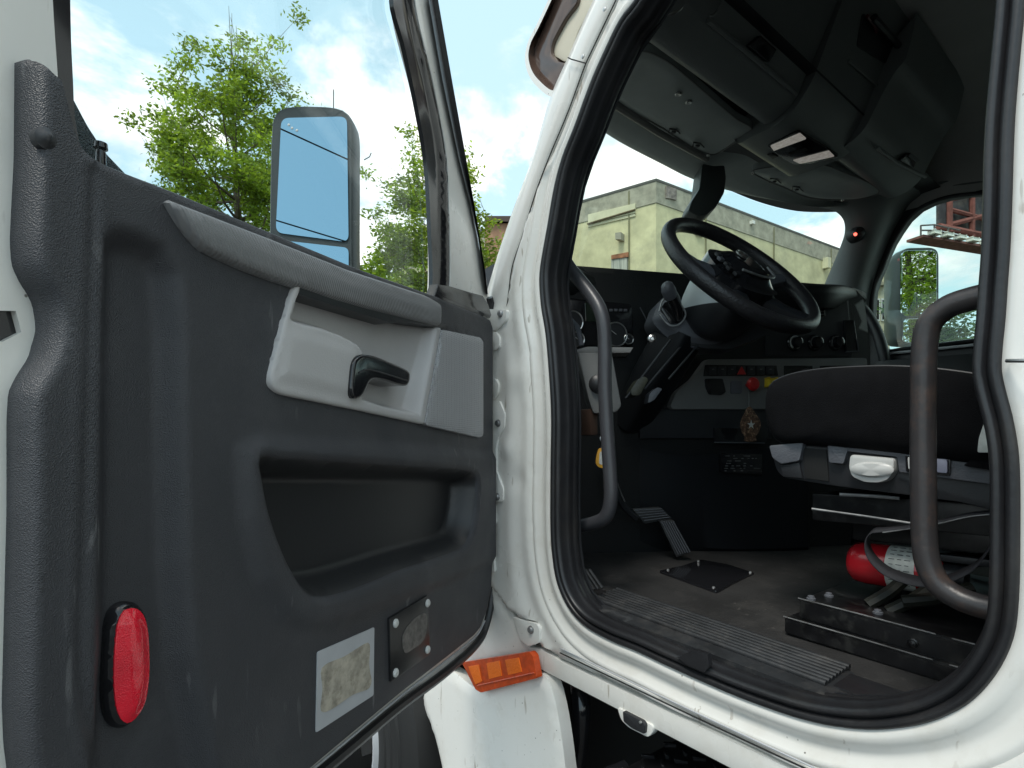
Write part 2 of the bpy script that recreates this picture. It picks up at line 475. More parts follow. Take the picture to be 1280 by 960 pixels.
skm = nd.new('ShaderNodeMix'); skm.data_type = 'RGBA'; skm.blend_type = 'MIX'; skm.inputs['Factor'].default_value = .62
ia = [i for i in skm.inputs if i.type == 'RGBA']; lk.new(sky.outputs[0], ia[0]); ia[1].default_value = (5.9, 8.4, 9.2, 1)
mx = nd.new('ShaderNodeMix'); mx.data_type = 'RGBA'; ib = [i for i in mx.inputs if i.type == 'RGBA']
lk.new(mask, mx.inputs['Factor']); lk.new([o for o in skm.outputs if o.type == 'RGBA'][0], ib[0]); lk.new(cr2.outputs[0], ib[1])
lk.new([o for o in mx.outputs if o.type == 'RGBA'][0], bg.inputs[0])
sl = bpy.data.lights.new('sun', 'SUN'); sl.energy = 1.3; sl.angle = math.radians(16); sl.color = (1, .96, .88)
so = bpy.data.objects.new('sun', sl); COL.objects.link(so)
sd = Vector((math.sin(math.radians(SUN_AZ))*math.cos(math.radians(SUN_EL)), math.cos(math.radians(SUN_AZ))*math.cos(math.radians(SUN_EL)), math.sin(math.radians(SUN_EL))))
so.rotation_euler = sd.to_track_quat('Z', 'Y').to_euler(); so.location = (0, 0, 30)

cam = bpy.data.cameras.new('camera'); co = bpy.data.objects.new('camera', cam); COL.objects.link(co)
cam.sensor_width = 36; cam.lens = 36*FOC/1280; cam.shift_y = 80/1280; cam.clip_start = 0.02; cam.clip_end = 1000
co.location = CAM; co.rotation_euler = (math.radians(90), 0, -PSI); scene.camera = co
scene.view_settings.view_transform = 'Standard'; scene.view_settings.look = 'None'
scene.view_settings.exposure = 0.70; scene.view_settings.gamma = 1

# ------------------------------------------------------------------ ground
gm = mat('asphalt', (.06, .06, .058), .9, bump=.5, bscale=60, var=.3, vscale=2)
g = mesh('ground', [(-300, -300, 0), (300, -300, 0), (300, 300, 0), (-300, 300, 0)], [[0, 1, 2, 3]], gm, smooth=False)
tag(g, kind='structure')

# ================================================================== TRUCK
truck = empty('semi_truck', (1.0, 1.0, 0.0))
tag(truck, 'white semi truck cab seen from outside with its driver door swung open', 'truck')

# ---- opening contour (outer edge of the rubber seal)
OPX = [(797,5),(780,27),(760,67),(742,107),(722,162),(707,200),(697,237),(688,290),(681,330),(679,350),(681,382),(687,418),(691,465),(694,527),(693,600),(693,650),(695,690),(701,727),(715,758),(735,780),(765,797),(800,811),(840,830),(885,850),(940,872),(1015,897),(1080,906),(1140,901),(1180,889),(1213,870),(1240,840),(1258,805),(1266,770),(1270,680),(1269,580),(1262,530),(1252,490),(1247,465),(1248,440),(1252,400),(1255,350),(1257,320),(1260,250),(1264,150),(1270,70),(1277,0),(1288,-150),(1293,-300),(1290,-480),(1268,-560),(1200,-535),(1100,-440),(1000,-330),(920,-220),(850,-90),(815,-25)]
OC = cr(SIDE.px(OPX), True, step=0.012)
def sweep_closed(curve, prof, fr, jitter=None):
    """prof: (inward offset, height along frame normal)"""
    rows = []
    for o, h in prof:
        q = offset(curve, o)
        rows.append(fr.to3(q, h))
    return ribbon_g_raw(rows, True)
def ribbon_g_raw(rows, closed):
    n = len(rows[0]); v = np.concatenate(rows); f = []
    for i in range(len(rows)-1):
        for j in range(n if closed else n-1):
            k = (j+1) % n
            f.append([i*n+j, i*n+k, (i+1)*n+k, (i+1)*n+j])
    return v, f
# ---- white body side round the opening
crease = [(790,-40),(770,0),(739,65),(732,80),(710,140),(687,195),(670,240),(652,298),(640,335),(634,380),(628,402)]
c_uv = SIDE.px(crease)
left = SIDE.px([(612,405),(606,420),(604,600),(606,715),(617,737),(640,765),(655,774),(671,780),(674,806),(700,824),(830,884),(960,945),(1100,1010),(1300,1105)])
out = np.vstack([[( -0.62, 2.72)], [(0.62, 2.72)], c_uv, left, [(-0.62, left[-1][1]-.02)]])
HOLE = offset(OC, 0.001)
prof_x = V([0, .006, .014, .024, .034, .044, .052, .058, .061, .064, .068, .078, .10, .13, .16, .3])
prof_d = V([.000, .006, .010, .004, -.004, -.003, .005, .007, .003, .003, .008, .009, .005, .012, .012, .012])
def dbody(P, e):
    sd = -sdist(P, OC)
    d = np.interp(sd, prof_x, prof_d)
    d += .006*sst(P[:, 1], 2.0, 1.5)*np.exp(-((P[:, 0]-.98)/.035)**2)
    # dents of the hinge pocket
    for (a, b, r, k) in ((650, 470, .03, .006), (640, 560, .022, .006), (650, 600, .025, -.005)):
        c = SIDE.px([(a, b)])[0]
        d += k*np.exp(-((P-c)**2).sum(1)/r**2)
    for (a, b) in ((664, 440), (666, 520), (668, 590), (668, 660), (672, 720), (700, 778), (760, 820), (840, 858), (930, 897)):
        c = SIDE.px([(a, b)])[0]; d -= .0022*np.exp(-((P-c)**2).sum(1)/.007**2)
    return d*sst(e, 0, .01) - .006*(1-sst(e, 0, .006))
sheet('body_side', SIDE, out, .011, M['white'], truck, dbody, holes=[HOLE], loops=[offset(OC, -k) for k in (.006, .014, .024, .034, .044, .052, .058, .064, .072)], skirt=.02, hskirt=.02, angle=60)
# windshield pillar cover
edge = [(790,-90),(760,-35),(742,0),(710,72),(689,120),(665,200),(642,262),(626,308),(613,350),(608,368),(604,395)]
S2 = SX(.02)
rA = cr([SIDE.p3(*p, -.001) for p in crease], n=60); rB = cr([S2.p3(*p) for p in edge], n=60)
mid = (rA+rB)/2+V([-.014, 0, 0]); rC = rB+V([.03, .012, 0])
v, f = ribbon_g([rA+V([.012, 0, 0]), rA, rA*.9+mid*.1+V([-.004, 0, 0]), mid, rB*.9+mid*.1+V([-.002, 0, 0]), rB, rC], 60)
pc = mesh('pillar_cover', v, f, M['white'], truck, angle=50)
for a, b in ((677/1, 73),):
    pass
# small screws on the pillar cover
for a, b in ((756, 12), (729, 71)):
    v, f = lathe_g(SIDE.p3(a, b, .010), (-1, 0, 0), [(0, .004), (.002, .004), (.003, .002)], 12)
    mesh('screw', v, f, M['steel'], pc)
v, f = tube_g([SIDE.p3(710, 72, .012), SIDE.p3(714, 74, .012), SIDE.p3(732, 79, .010)], .0012, 6); mesh('panel_gap', v, f, M['dark'], truck)
v, f = tube_g(cr([SIDE.p3(*p, .006) for p in crease[1:]], n=60), .0014, 6); mesh('panel_gap', v, f, M['dark'], truck)

# ---- rubber seal
wob = OC + 0.0004*np.sin(np.arange(len(OC))*.37)[:, None]
sprof = [(-.004, -.006), (-.006, .002), (-.002, .010), (.003, .012), (.007, .008), (.009, .004), (.012, .010), (.016, .013), (.020, .010), (.022, .002), (.021, -.008), (.024, -.014), (.026, -.022), (.022, -.028), (.024, -.033), (.025, -.038), (.022, -.046)]
v, f = sweep_closed(wob, sprof, SIDE)
mesh('door_seal', v, f, M['rubber'], truck, angle=80)
# torn flap of the seal
pprism('torn_rubber', SIDE, [(846,822),(866,812),(884,818),(886,833),(880,841),(860,833)], .008, .018, M['rubber'], truck, bev=.002)

# ---- interior wall liner with the same opening
lin = V([(-.60, 1.02), (1.72, 1.02), (1.72, 1.80), (1.10, 1.86), (.86, 2.10), (.72, 2.40), (.70, 2.70), (-.60, 2.70)])
LH = offset(OC, .022)
sheet('side_liner', SX(.050), lin, .05, M['black'], truck, holes=[LH], skirt=.004, hskirt=.004)

# ---- hinge brackets
def bracket(pxs, bolts, d=.018):
    o = pprism('hinge_bracket', SIDE, pxs, .0, d, M['white'], truck, bev=.0015, r=.006)
    for a, b in bolts:
        v, f = lathe_g(SIDE.p3(a, b, d), (-1, 0, 0), [(-.002, .0085), (.002, .0085), (.003, .007), (.006, .006), (.007, .003)], 14)
        mesh('bolt', v, f, M['edge'], o)
bracket([(604,386),(633,387),(632,400),(625,408),(618,413),(604,413)], [(626, 392)])
bracket([(604,414),(620,415),(624,422),(624,434),(618,438),(604,438)], [])
bracket([(604,472),(619,473),(623,480),(622,492),(616,500),(604,500)], [])
bracket([(604,501),(624,501),(631,517),(630,534),(622,548),(620,560),(620,588),(629,612),(628,627),(604,629)], [(623, 529), (622, 621)])
bracket([(604,632),(618,632),(619,655),(604,657)], [])
bracket([(604,694),(617,694),(618,715),(604,720)], [])
bracket([(640,770),(655,776),(671,780),(674,786),(674,804),(660,808),(650,800)], [(664, 787)], .014)

# ---- rail under the sill
RL = SX(-.004)
rt = RL.px([(660,809),(676,811),(700,826),(830,887),(960,948),(1300,1108)]); rb = RL.px([(664,831),(911,960),(1300,1165)])
v, f = prism_g(RL, np.vstack([rt, rb[::-1]]), -.05, .0, .004)
mesh('sill_rail', v, f, M['white'], truck)
for k, off_ in enumerate((6, 12)):
    path = [SIDE.p3(a, b-off_+2, .011) for a, b in ((700,820),(830,882),(960,943),(1300,1100))]
    v, f = tube_g(cr(path, n=40), .0013, 6); mesh('sill_seam', v, f, M['greytape'] if k else M['dark'], truck)
b = pprism('mounting_bracket', RL, [(771,884),(806,902),(816,907),(816,916),(810,922),(786,910),(776,900)], -.012, .004, M['white'], truck, bev=.002, r=.006)
pprism('pivot_block', RL, [(778,889),(803,902),(806,907),(805,918),(790,911),(779,902)], .004, .012, M['black'], b, bev=.002, r=.003)
v, f = lathe_g(RL.p3(801, 903, .012), (-1, 0, 0), [(0, .003), (.002, .003), (.003, .001)], 10); mesh('bolt', v, f, M['steel'], b)

# ---- dark underbody with tank strap and diamond-plate step
v, f = box_g((1.04, .6, .62), (.78, 1.2, .30), bev=.01); mesh('chassis', v, f, M['dark'], truck)
v, f = tube_g(cr([RL.p3(722, 850, -.12), RL.p3(726, 880, -.10), RL.p3(724, 920, -.10), RL.p3(716, 990, -.12)], n=14), .022, 12); mesh('chassis_pipe', v, f, M['gloss'], truck)
stepf = Frame((0, 0, .90), (1, 0, 0), (0, 1, 0), (0, 0, 1))
mb = MB(); sv, sf = box_g((.03, .25, .80), (.17, .42, .030), bev=.006)
mb.add(sv, sf)
for i in range(10):
    for j in range(26):
        cx_ = -.12+i*.034; cy_ = -.15+j*.032+(.016 if i % 2 else 0)
        a = math.radians(45 if (i+j) % 2 else -45)
        mb.add(*box_g((cx_, cy_, .8305), (.012, .0035, .0022), ((math.cos(a), math.sin(a), 0), (-math.sin(a), math.cos(a), 0), (0, 0, 1)), bev=.001, seg=1))
mb.build('step_plate', mat('step_metal', (.03, .03, .032), .2, metal=.7, var=.3, vscale=12), truck)
v, f = tube_g(cr([(-.12, .60, .76), (-.14, .64, .80), (-.10, .68, .82), (.0, .68, .82)], n=16), .013, 12)
mesh('step_bracket', v, f, M['gloss'], truck)

# ---- fender behind the front wheel, with the amber marker
FE = SX(-.015)
fup = [(552,838),(597,862),(672,842),(684,853),(692,880),(699,920),(704,960),(715,1080),(560,1120),(552,1000),(544,960),(531,915),(518,885),(520,868),(535,850)]
def dfen(P, e):
    c1 = FE.px([(597,865)])[0][0]
    return -.08*np.clip(P[:, 0]-c1, 0, 1) - .006*(1-sst(e, 0, .007)) + .004*np.exp(-((P[:, 0]-c1)/.012)**2)
fen = sheet('fender', FE, cr(FE.px(fup), True, step=.01), .015, M['white'], truck, dfen, skirt=.03)
up = [(590,690),(614,722),(622,745),(640,768),(652,782),(660,800),(662,814),(577,830),(545,842),(530,858),(510,870),(480,870),(500,780),(540,700)]
sheet('cowl_panel', SX(-.006), roundpoly(SX(-.006).px(up), .01), .02, M['white'], truck, lambda P, e: -.004*(1-sst(e, 0, .01)), skirt=.02)
lamp = pprism('marker_light', FE, [(577,828),(661,815),(666,820),(671,848),(601,866),(594,862)], .0, .016, M['amber'], truck, bev=.004, r=.004)
for q in ([(585,833),(598,831),(602,852),(594,856)], [(608,829),(624,826),(627,845),(611,849)], [(631,825),(648,822),(652,840),(635,844)]):
    pprism('reflector_cell', FE, q, .016, .0180, M['amberbright'], lamp, bev=.001, r=.002)
v, f = tube_g([FE.p3(597, 857, .018), FE.p3(668, 841, .018)], .0016, 6); mesh('lens_ridge', v, f, M['amber'], lamp)
# wheel
wc = V([0.10, 1.88, .50])
wheel = empty('front_wheel', wc, truck)
prof = [(-.14, .30), (-.15, .33), (-.152, .36), (-.148, .365), (-.152, .375), (-.154, .40), (-.150, .405), (-.152, .415), (-.150, .44), (-.143, .445), (-.140, .47), (-.12, .50), (-.08, .512), (.08, .512), (.12, .49), (.14, .30)]
v, f = lathe_g(wc+V([0, 0, 0]), (1, 0, 0), prof, 72)
mesh('tyre', v, f, M['tyre'], wheel, angle=30)
v, f = lathe_g(wc, (1, 0, 0), [(-.14, .302), (-.155, .295), (-.15, .28), (-.11, .27), (-.10, .20), (-.12, .18), (-.12, .05), (-.16, .04), (-.16, .0)], 48)
mesh('rim', v, f, M['rim'], wheel, angle=30)
# hood shell forward of the cab
hv = []
for y, z, xo in ((1.12, 1.66, .10), (1.8, 1.60, .14), (2.5, 1.48, .22), (2.9, 1.30, .32), (3.0, .9, .36)):
    row = []
    for k in range(13):
        a = math.pi*k/12
        x = 1.0-(1.0-xo)*math.copysign(abs(math.cos(a))**.35, math.cos(a)); zz_ = .95+(z-.95)*abs(math.sin(a))**.35
        row.append((x, y, zz_))
    hv.append(row)
v, f = ribbon_g([V(r) for r in hv], 40); mesh('hood', v, f, M['white'], truck)

# ---- roof, outside sun visor
def shell(name, uv, fr, ext, mt, parent, bev=0.01):
    v, f = prism_g(fr, uv, 0, ext, bev); return mesh(name, v, f, mt, parent)
rf = MB()
rf.add(*box_g((1.0, .02, 2.78), (1.02, .66, .04), bev=.03)); 
rf.build('roof', M['white'], truck)
VF = SX(.03)
rim_o = VF.px([(712,-60),(685,0),(670,32),(660,52),(656,72),(660,92),(670,107),(689,121),(700,112)])
rim_o = cr(rim_o, n=40); rin = rim_o.copy()
t_ = np.gradient(rim_o, axis=0); t_ /= np.linalg.norm(t_, axis=1)[:, None]
rin = rim_o - np.stack([-t_[:, 1], t_[:, 0]], 1)*.012*(1 if (V([rim_o[20, 0]-1, 0])@V([-t_[20, 1], t_[20, 0]])) > -9 else -1)
# keep the inner line on the aft side
if rin[20, 0] > rim_o[20, 0]: rin = rim_o + np.stack([-t_[:, 1], t_[:, 0]], 1)*.012
VS = ((0, 0, 0), (.25, .0, .30), (.95, .02, .42), (1.6, -.02, .42), (1.9, -.08, .40))
ro = V([VF.to3(rim_o)+V(k) for k in VS])
ri = V([VF.to3(rin)+V(k) for k in VS])
n = 40
vv = np.concatenate([*ro, *ri]); ff = []; mi = []
R5 = 5
for s in range(2):
    for i in range(R5-1):
        for j in range(n-1):
            a = s*R5*n+i*n+j; q = [a, a+1, a+n+1, a+n]
            ff.append(q); mi.append(s)
for i in (0, R5-1):
    for j in range(n-1):
        a = i*n+j; ff.append([a, a+1, a+1+R5*n, a+R5*n]); mi.append(0)
for j in (0, n-1):
    for i in range(R5-1):
        a = i*n+j; ff.append([a, a+n, a+n+R5*n, a+R5*n]); mi.append(0)
mesh('outer_sun_visor', vv, ff, None, truck, mats=[M['white'], M['visorout']], midx=mi)
# visor end cap (smoked) and cream pillar top behind it
VF2 = SX(.045)
pprism('visor_bracket', VF2, [(722,-60),(722,2),(706,22),(690,52),(688,66),(697,76),(708,78),(700,96),(690,114),(678,106),(668,96),(663,74),(669,54),(680,30),(692,0),(705,-60)], -.02, .0, M['visorout'], truck, bev=.006, smooth=False, r=.012)
pprism('roof_corner', SX(.055), [(790,-90),(745,-5),(722,40),(712,70),(706,78),(692,70),(688,58),(700,30),(722,0),(740,-90)], -.03, .0, M['cream'], truck, bev=.01, r=.01)

# ---- striker pin on the rear pillar
pin = MB(); pin.add(*tube_g([SIDE.p3(1259, 451, .014), SIDE.p3(1275, 451, .03), SIDE.p3(1300, 451, .034)], .0022, 10))
pin.build('door_striker', M['steel'], truck)

# ================================================================== cab interior shell
fl = V([(.05, -.6), (2.0, -.6), (2.0, 1.75), (.05, 1.75)])
sheet('cab_floor', FLOOR, fl, .05, M['floor'], truck, lambda P, e: .003*np.sin(P[:, 0]*9)*np.sin(P[:, 1]*7), skirt=.02)
v, f = box_g((1.02, -.62, 1.88), (.97, .015, .86)); mesh('rear_wall', v, f, M['head'], truck)
v, f = box_g((1.02, 1.76, 1.42), (.97, .015, .42)); mesh('firewall', v, f, M['black'], truck)
# headliner with rounded joint to the passenger side
rows = [V([(.06, y, 2.66), (.06, y, 2.66)]) for y in (0,)]
yy = [-.60, .2, .64, .90]
def hl(y): return [( .075, y, 2.30), (.09, y, 2.45), (.16, y, 2.60), (.35, y, 2.685), (1.0, y, 2.70), (1.65, y, 2.685), (1.87, y, 2.61), (1.96, y, 2.50), (2.0, y, 2.40)]
v, f = ribbon_g([cr(hl(y), n=40) for y in yy], 40)
o = mesh('headliner', v, f, M['head'], truck)
# passenger side wall with window
PW = SX(2.0)
wpx = [(1240,238),(1227,241),(1193,245),(1172,250),(1150,260),(1133,276),(1114,307),(1102,337),(1093,358),(1090,393),(1094,420),(1104,438),(1130,436),(1230,424)]
wuv = PW.px(wpx); wuv = np.vstack([wuv, [(-.05, wuv[-1][1]), (-.05, wuv[0][1])]])
wuv = roundpoly(wuv, .02)
pwall = V([(-.6, 1.0), (1.74, 1.0), (1.74, 1.86), (1.20, 2.05), (.98, 2.44), (.98, 2.70), (-.6, 2.70)])
pdoor = sheet('passenger_door', PW, pwall, .05, M['black'], truck, holes=[wuv], skirt=.03, hskirt=.05)
v, f = prism_g(SX(2.02), wuv, -.002, .002); mesh('door_window', v, f, M['wglass'], pdoor)
q = [PW.p3(*p, .012) for p in wpx]; 
v, f = tube_g(cr(q, n=80), .008, 8); mesh('window_seal', v, f, M['rubber'], pdoor)
v, f = tube_g([PW.p3(1100, 443, .02), PW.p3(1160, 437, .02), PW.p3(1240, 429, .02)], .006, 8); mesh('belt_moulding', v, f, M['greytape'], pdoor)
v, f = tube_g(cr([PW.p3(a, b, .012) for a, b in ((1245,224),(1228,227),(1185,233),(1154,242),(1133,258),(1112,292),(1098,325))], n=40), .0035, 8); mesh('trim_line', v, f, M['dashgrey'], pdoor)
v, f = tube_g(cr([PW.p3(a, b, .05) for a, b in ((1068,378),(1080,388),(1096,415),(1106,450),(1108,480))], n=24), .022, 10); mesh('pull_handle', v, f, M['black'], pdoor)
sheet('arm_rest', SX(1.93), roundpoly(SX(1.93).px([(1090,452),(1240,440),(1240,560),(1090,560)]), .03), .04, M['dash'], pdoor, lambda P, e: .02*sst(e, 0, .03), skirt=.07)
# far-side windshield pillar
Wc = [PW.p3(0+a, b, .28-.18*k) for k, (a, b) in zip(np.linspace(0, 1, 8), [(1030,254),(1050,259),(1061,270),(1063,285),(1058,302),(1048,326),(1036,355),(1018,410)])]
Sc = [PW.p3(a, b, .03) for a, b in [(1185,226),(1160,236),(1136,252),(1118,278),(1104,308),(1092,340),(1084,372),(1080,440)]]
Wc = cr(Wc, n=50); Sc = cr(Sc, n=50)
bul = -FW*.05
v, f = ribbon_g([Wc+FW*.04, Wc, Wc*.75+Sc*.25+bul, (Wc+Sc)/2+bul*1.2, Wc*.2+Sc*.8+bul*.5, Sc, Sc+V([.04, 0, 0])], 50)
pil = mesh('pillar_trim', v, f, M['console'], truck, angle=80)
v, f = lathe_g(at(1072, 292, 2.40), -FW, [(-.03, .032), (0, .030), (.02, .020), (.025, .004)], 16); pd = mesh('alarm_pod', v, f, M['black'], truck)
v, f = lathe_g(at(1069, 293, 2.365), -FW, [(0, .007), (.004, .006), (.006, .002)], 10); mesh('indicator', v, f, mat('red_indicator', (.8, .05, .03), .3, emit=(1, .12, .08, 2.0)), pd)

# ---- windshield and its header
HD = HZ(2.40)
G = [(728,146),(745,158),(780,180),(830,206),(862,222),(900,235),(940,245),(980,252),(1010,256),(1036,259)]
U = [(735,104),(760,122),(795,146),(884,196),(915,203),(942,217),(975,232),(1013,247),(1045,252),(1090,246)]
g3 = cr([HD.p3(*p) for p in G], n=60); u3 = cr([HZ(2.425).p3(*p) for p in U], n=60)
v, f = ribbon_g([g3+V([0, .03, .05]), g3+V([0, .004, .002]), g3, g3*.7+u3*.3+V([0, 0, -.012]), g3*.3+u3*.7+V([0, 0, -.004]), u3, u3+V([0, -.05, .012])], 60)
mesh('header_trim', v, f, M['vinyl'], truck, angle=80)
bot = cr([(.08, 1.10, 1.80), (.4, 1.36, 1.80), (1.0, 1.50, 1.80), (1.6, 1.42, 1.80), (1.98, 1.15, 1.80)], n=60)
top = cr([(.07, .74, 2.34), (.25, 1.0, 2.42), (.55, 1.20, 2.43), (1.2, 1.24, 2.43), (1.7, 1.17, 2.43), (1.98, .95, 2.43)], n=60)
v, f = ribbon_g([bot, (bot+top)/2+V([0, .02, .01]), top], 60)
ws = mesh('windshield', v, f, M['wglass'], truck, angle=180)
tp2 = top.copy(); tp2[:, 1] = .62; tp2[:, 2] = 2.80
v, f = ribbon_g([top+V([0, 0, .004]), top*.5+tp2*.5+V([0, .10, .03]), tp2], 60); mesh('roof_cap', v, f, M['white'], truck)
lb = top.copy(); lb[:, 1] = .70; lb[:, 2] = 2.45
v, f = ribbon_g([top+V([0, -.01, -.002]), lb], 60); mesh('front_headliner', v, f, M['black'], truck)

# ---- overhead console
def prof_loft(name, prof, xs, mt, parent, angle=50, ends=True):
    """prof list of (y,z); xs: list of x or functions of index"""
    P = cr(prof, n=36); rows = []
    for xf in xs:
        x = np.array([xf(i/35) if callable(xf) else xf for i in range(36)])
        rows.append(np.stack([x, P[:, 0], P[:, 1]], 1))
    n = 36; v = np.concatenate(rows); f = []
    for i in range(len(rows)-1):
        for j in range(n-1): f.append([i*n+j, i*n+j+1, (i+1)*n+j+1, (i+1)*n+j])
    if ends:
        f.append(list(range(n))); f.append([(len(rows)-1)*n+j for j in range(n)][::-1])
    return mesh(name, v, f, mt, parent, angle=angle)
oc = empty('overhead_console', (1.0, .75, 2.4), truck)
pl = [(.90, 2.44), (.865, 2.40), (.85, 2.362), (.82, 2.362), (.775, 2.38), (.752, 2.402), (.744, 2.42), (.70, 2.50), (.644, 2.61), (.615, 2.66), (.60, 2.70)]
prof_loft('cabinet', pl, [.10, .12, .4, .83, .845], M['console'], oc)
pr = [(.88, 2.44), (.84, 2.40), (.80, 2.372), (.76, 2.375), (.72, 2.392), (.695, 2.415), (.67, 2.46), (.62, 2.54), (.59, 2.57), (.56, 2.69)]
prof_loft('cabinet', pr, [1.19, 1.3, 1.60, lambda t: 1.73-.02*t, lambda t: 1.75-.04*t], M['console'], oc)
pcn = [(.99, 2.44), (.965, 2.38), (.945, 2.352), (.90, 2.347), (.84, 2.348), (.785, 2.358), (.742, 2.395), (.71, 2.44), (.675, 2.52), (.63, 2.62), (.605, 2.665), (.59, 2.70)]
prof_loft('centre_module', pcn, [lambda t: .852+.05*sst(.25-t, 0, .25), .87+0, 1.0, lambda t: 1.16+.25*sst(t, .3, 1.0), lambda t: 1.20+.25*sst(t, .3, 1.0), lambda t: 1.215+.25*sst(t, .3, 1.0)], M['console'], oc)
AF = Frame((0, .735, 2.415), (1, 0, 0), (0, -.462, .887), (0, -.887, -.462))
pprism('storage_pocket', AF, [(1062,79),(1048,104),(1100,155),(1119,128)], -.01, .003, M['gloss'], oc, r=.008)
v, f = tube_g([AF.p3(1061, 76, .010), AF.p3(1119, 126, .010)], .004, 8); mesh('pocket_lip', v, f, M['console'], oc)
pprism('display_recess', AF, [(1080,16),(1071,58),(1138,98),(1150,92)], -.02, .004, M['black'], oc, r=.01)
v, f = tube_g([AF.p3(1092, 22, .018), AF.p3(1152, 90, .018)], .010, 8); mesh('recess_edge', v, f, M['black'], oc)
v, f = tube_g(cr([AF.p3(1084, 20, .014), AF.p3(1092, 30, .012), AF.p3(1096, 40, .012)], n=8), .005, 8); mesh('warning_strip', v, f, mat('dim_red', (.10, .015, .02), .4), oc)
pprism('cabinet_latch', AF, [(937,57),(952,44),(971,62),(962,78)], .0, .012, M['gloss'], oc, r=.004)
v, f = tube_g([AF.p3(951, 43, .014), AF.p3(972, 62, .014)], .0018, 6); mesh('latch_edge', v, f, M['dashgrey'], oc)
v, f = tube_g([(.385, .750, 2.398), (.6, .748, 2.398), (.83, .748, 2.398)], .0065, 8); mesh('door_lip', v, f, M['console'], oc)
v, f = tube_g(cr([AF.p3(887, 20, .008), AF.p3(893, 18, .008), AF.p3(902, 5, .008), AF.p3(905, -10, .008)], n=12), .003, 8); mesh('door_edge', v, f, M['console'], oc)
AR = Frame((0, .69, 2.42), (1, 0, 0), (0, -.462, .887), (0, -.887, -.462))
pprism('cabinet_latch', AR, [(1126,200),(1137,191),(1147,199),(1142,210)], .0, .012, M['gloss'], oc, r=.004)
pprism('latch_cover', AR, [(1139,191),(1150,200),(1146,203),(1136,195)], .004, .015, M['seatgrey'], oc, r=.002)
v, f = tube_g([AR.p3(1096, 184, .006), AR.p3(1122, 204, .008), AR.p3(1157, 221, .006)], .006, 8); mesh('door_lip', v, f, M['console'], oc)
BP = Frame((0, 0, 2.346), (1, 0, 0), (0, -1, 0), (0, 0, -1))
lp = pprism('map_light', BP, [(959,183),(998,165),(1049,196),(1012,205),(992,206),(975,196)], -.004, .004, M['gloss'], oc, r=.01)
pprism('light_lens', BP, [(963,183),(967,189),(986,182),(1008,174),(1000,167)], .004, .007, M['lamp'], oc, r=.004)
pprism('light_lens', BP, [(991,201),(1000,205),(1020,201),(1043,196),(1036,189)], .004, .007, M['lamp'], oc, r=.004)
pprism('light_switch', BP, [(985,192),(988,195),(1010,188),(1007,185)], .004, .006, M['dark'], oc, r=.002)
pprism('mount_clip', BP, [(959,194),(966,192),(973,196),(966,199)], -.001, .003, M['black'], oc, r=.002)
v, f = tube_g(cr([at(765+a, b, 1.30) for a, b in ((68, 18), (75, 17), (84, 12), (93, 2), (97, -8))], n=16), .004, 8)
mesh('speaker_ring', v, f, M['steel'], oc)
# sun visors
def svisor(name, pxs, lipx, clips):
    fr = Frame((0, 0, 2.372), (1, 0, 0), (0, -1, 0), (0, 0, -1))
    uv = cr(fr.px(pxs), True, step=.012)
    o = sheet(name, fr, uv, .014, M['vinyl'], truck,
              lambda P, e: -.006*(1-sst(e, 0, .02))+.005*np.sin(P[:, 0]*11+1.0)*sst(e, .0, .06), skirt=.02)
    v, f = tube_g([fr.to3(p, -.004)[0] for p in np.vstack([uv, uv[:1]])], .0022, 6); mesh('piping', v, f, M['dashgrey'], o)
    if lipx:
        v, f = tube_g([fr.p3(*p, .0) for p in lipx], .010, 8); mesh('visor_rod', v, f, M['dashgrey'], o)
    for a, b in clips:
        q = [fr.p3(a-6, b+2, .006), fr.p3(a-5, b-3, .006), fr.p3(a+3, b-2, .006), fr.p3(a+8, b+3, .006)]
        v, f = tube_g(q, .0022, 6); mesh('visor_clip', v, f, M['black'], o)
        v, f = lathe_g(fr.p3(a, b+1, .004), (0, 0, -1), [(0, .008), (.003, .007), (.004, .002)], 8); mesh('clip_base', v, f, M['black'], o)
    return o
o = svisor('sun_visor', [(767,124),(775,106),(786,82),(793,70),(803,66),(815,69),(836,80),(881,117),(920,150),(940,164),(918,180),(889,195),(828,162)],
           [(766,130),(825,167),(884,199)], [(842, 164), (872, 181)])
for a, b in ((848, 117), (861, 127)):
    v, f = lathe_g(BP.p3(a, b, -.022), (0, 0, -1), [(0, .010), (.003, .010), (.005, .007), (.004, .003)], 14); mesh('stud', v, f, M['steel'], o)
svisor('sun_visor', [(940,216),(967,210),(1000,212),(1024,207),(1055,217),(1090,232),(1098,243),(1075,250),(1040,251),(1010,248),(985,238)], None, [(968, 226), (996, 236)])
for a, b in ((885, 194), (941, 216), (1053, 250)):
    v, f = lathe_g(BP.p3(a, b, -.02), (0, 0, -1), [(0, .006), (.004, .004), (.005, .001)], 10); mesh('trim_screw', v, f, M['steel'], truck)
# camera housing under the header
CH = Frame(at(885, 235, 2.0), RT, UP, -FW)
o = pprism('camera_housing', CH, [(878,204),(893,207),(906,206),(908,222),(906,240),(896,258),(884,268),(872,270),(860,264),(864,252),(874,236)], -.09, .0, M['mshell'], truck, bev=.014, r=.008)

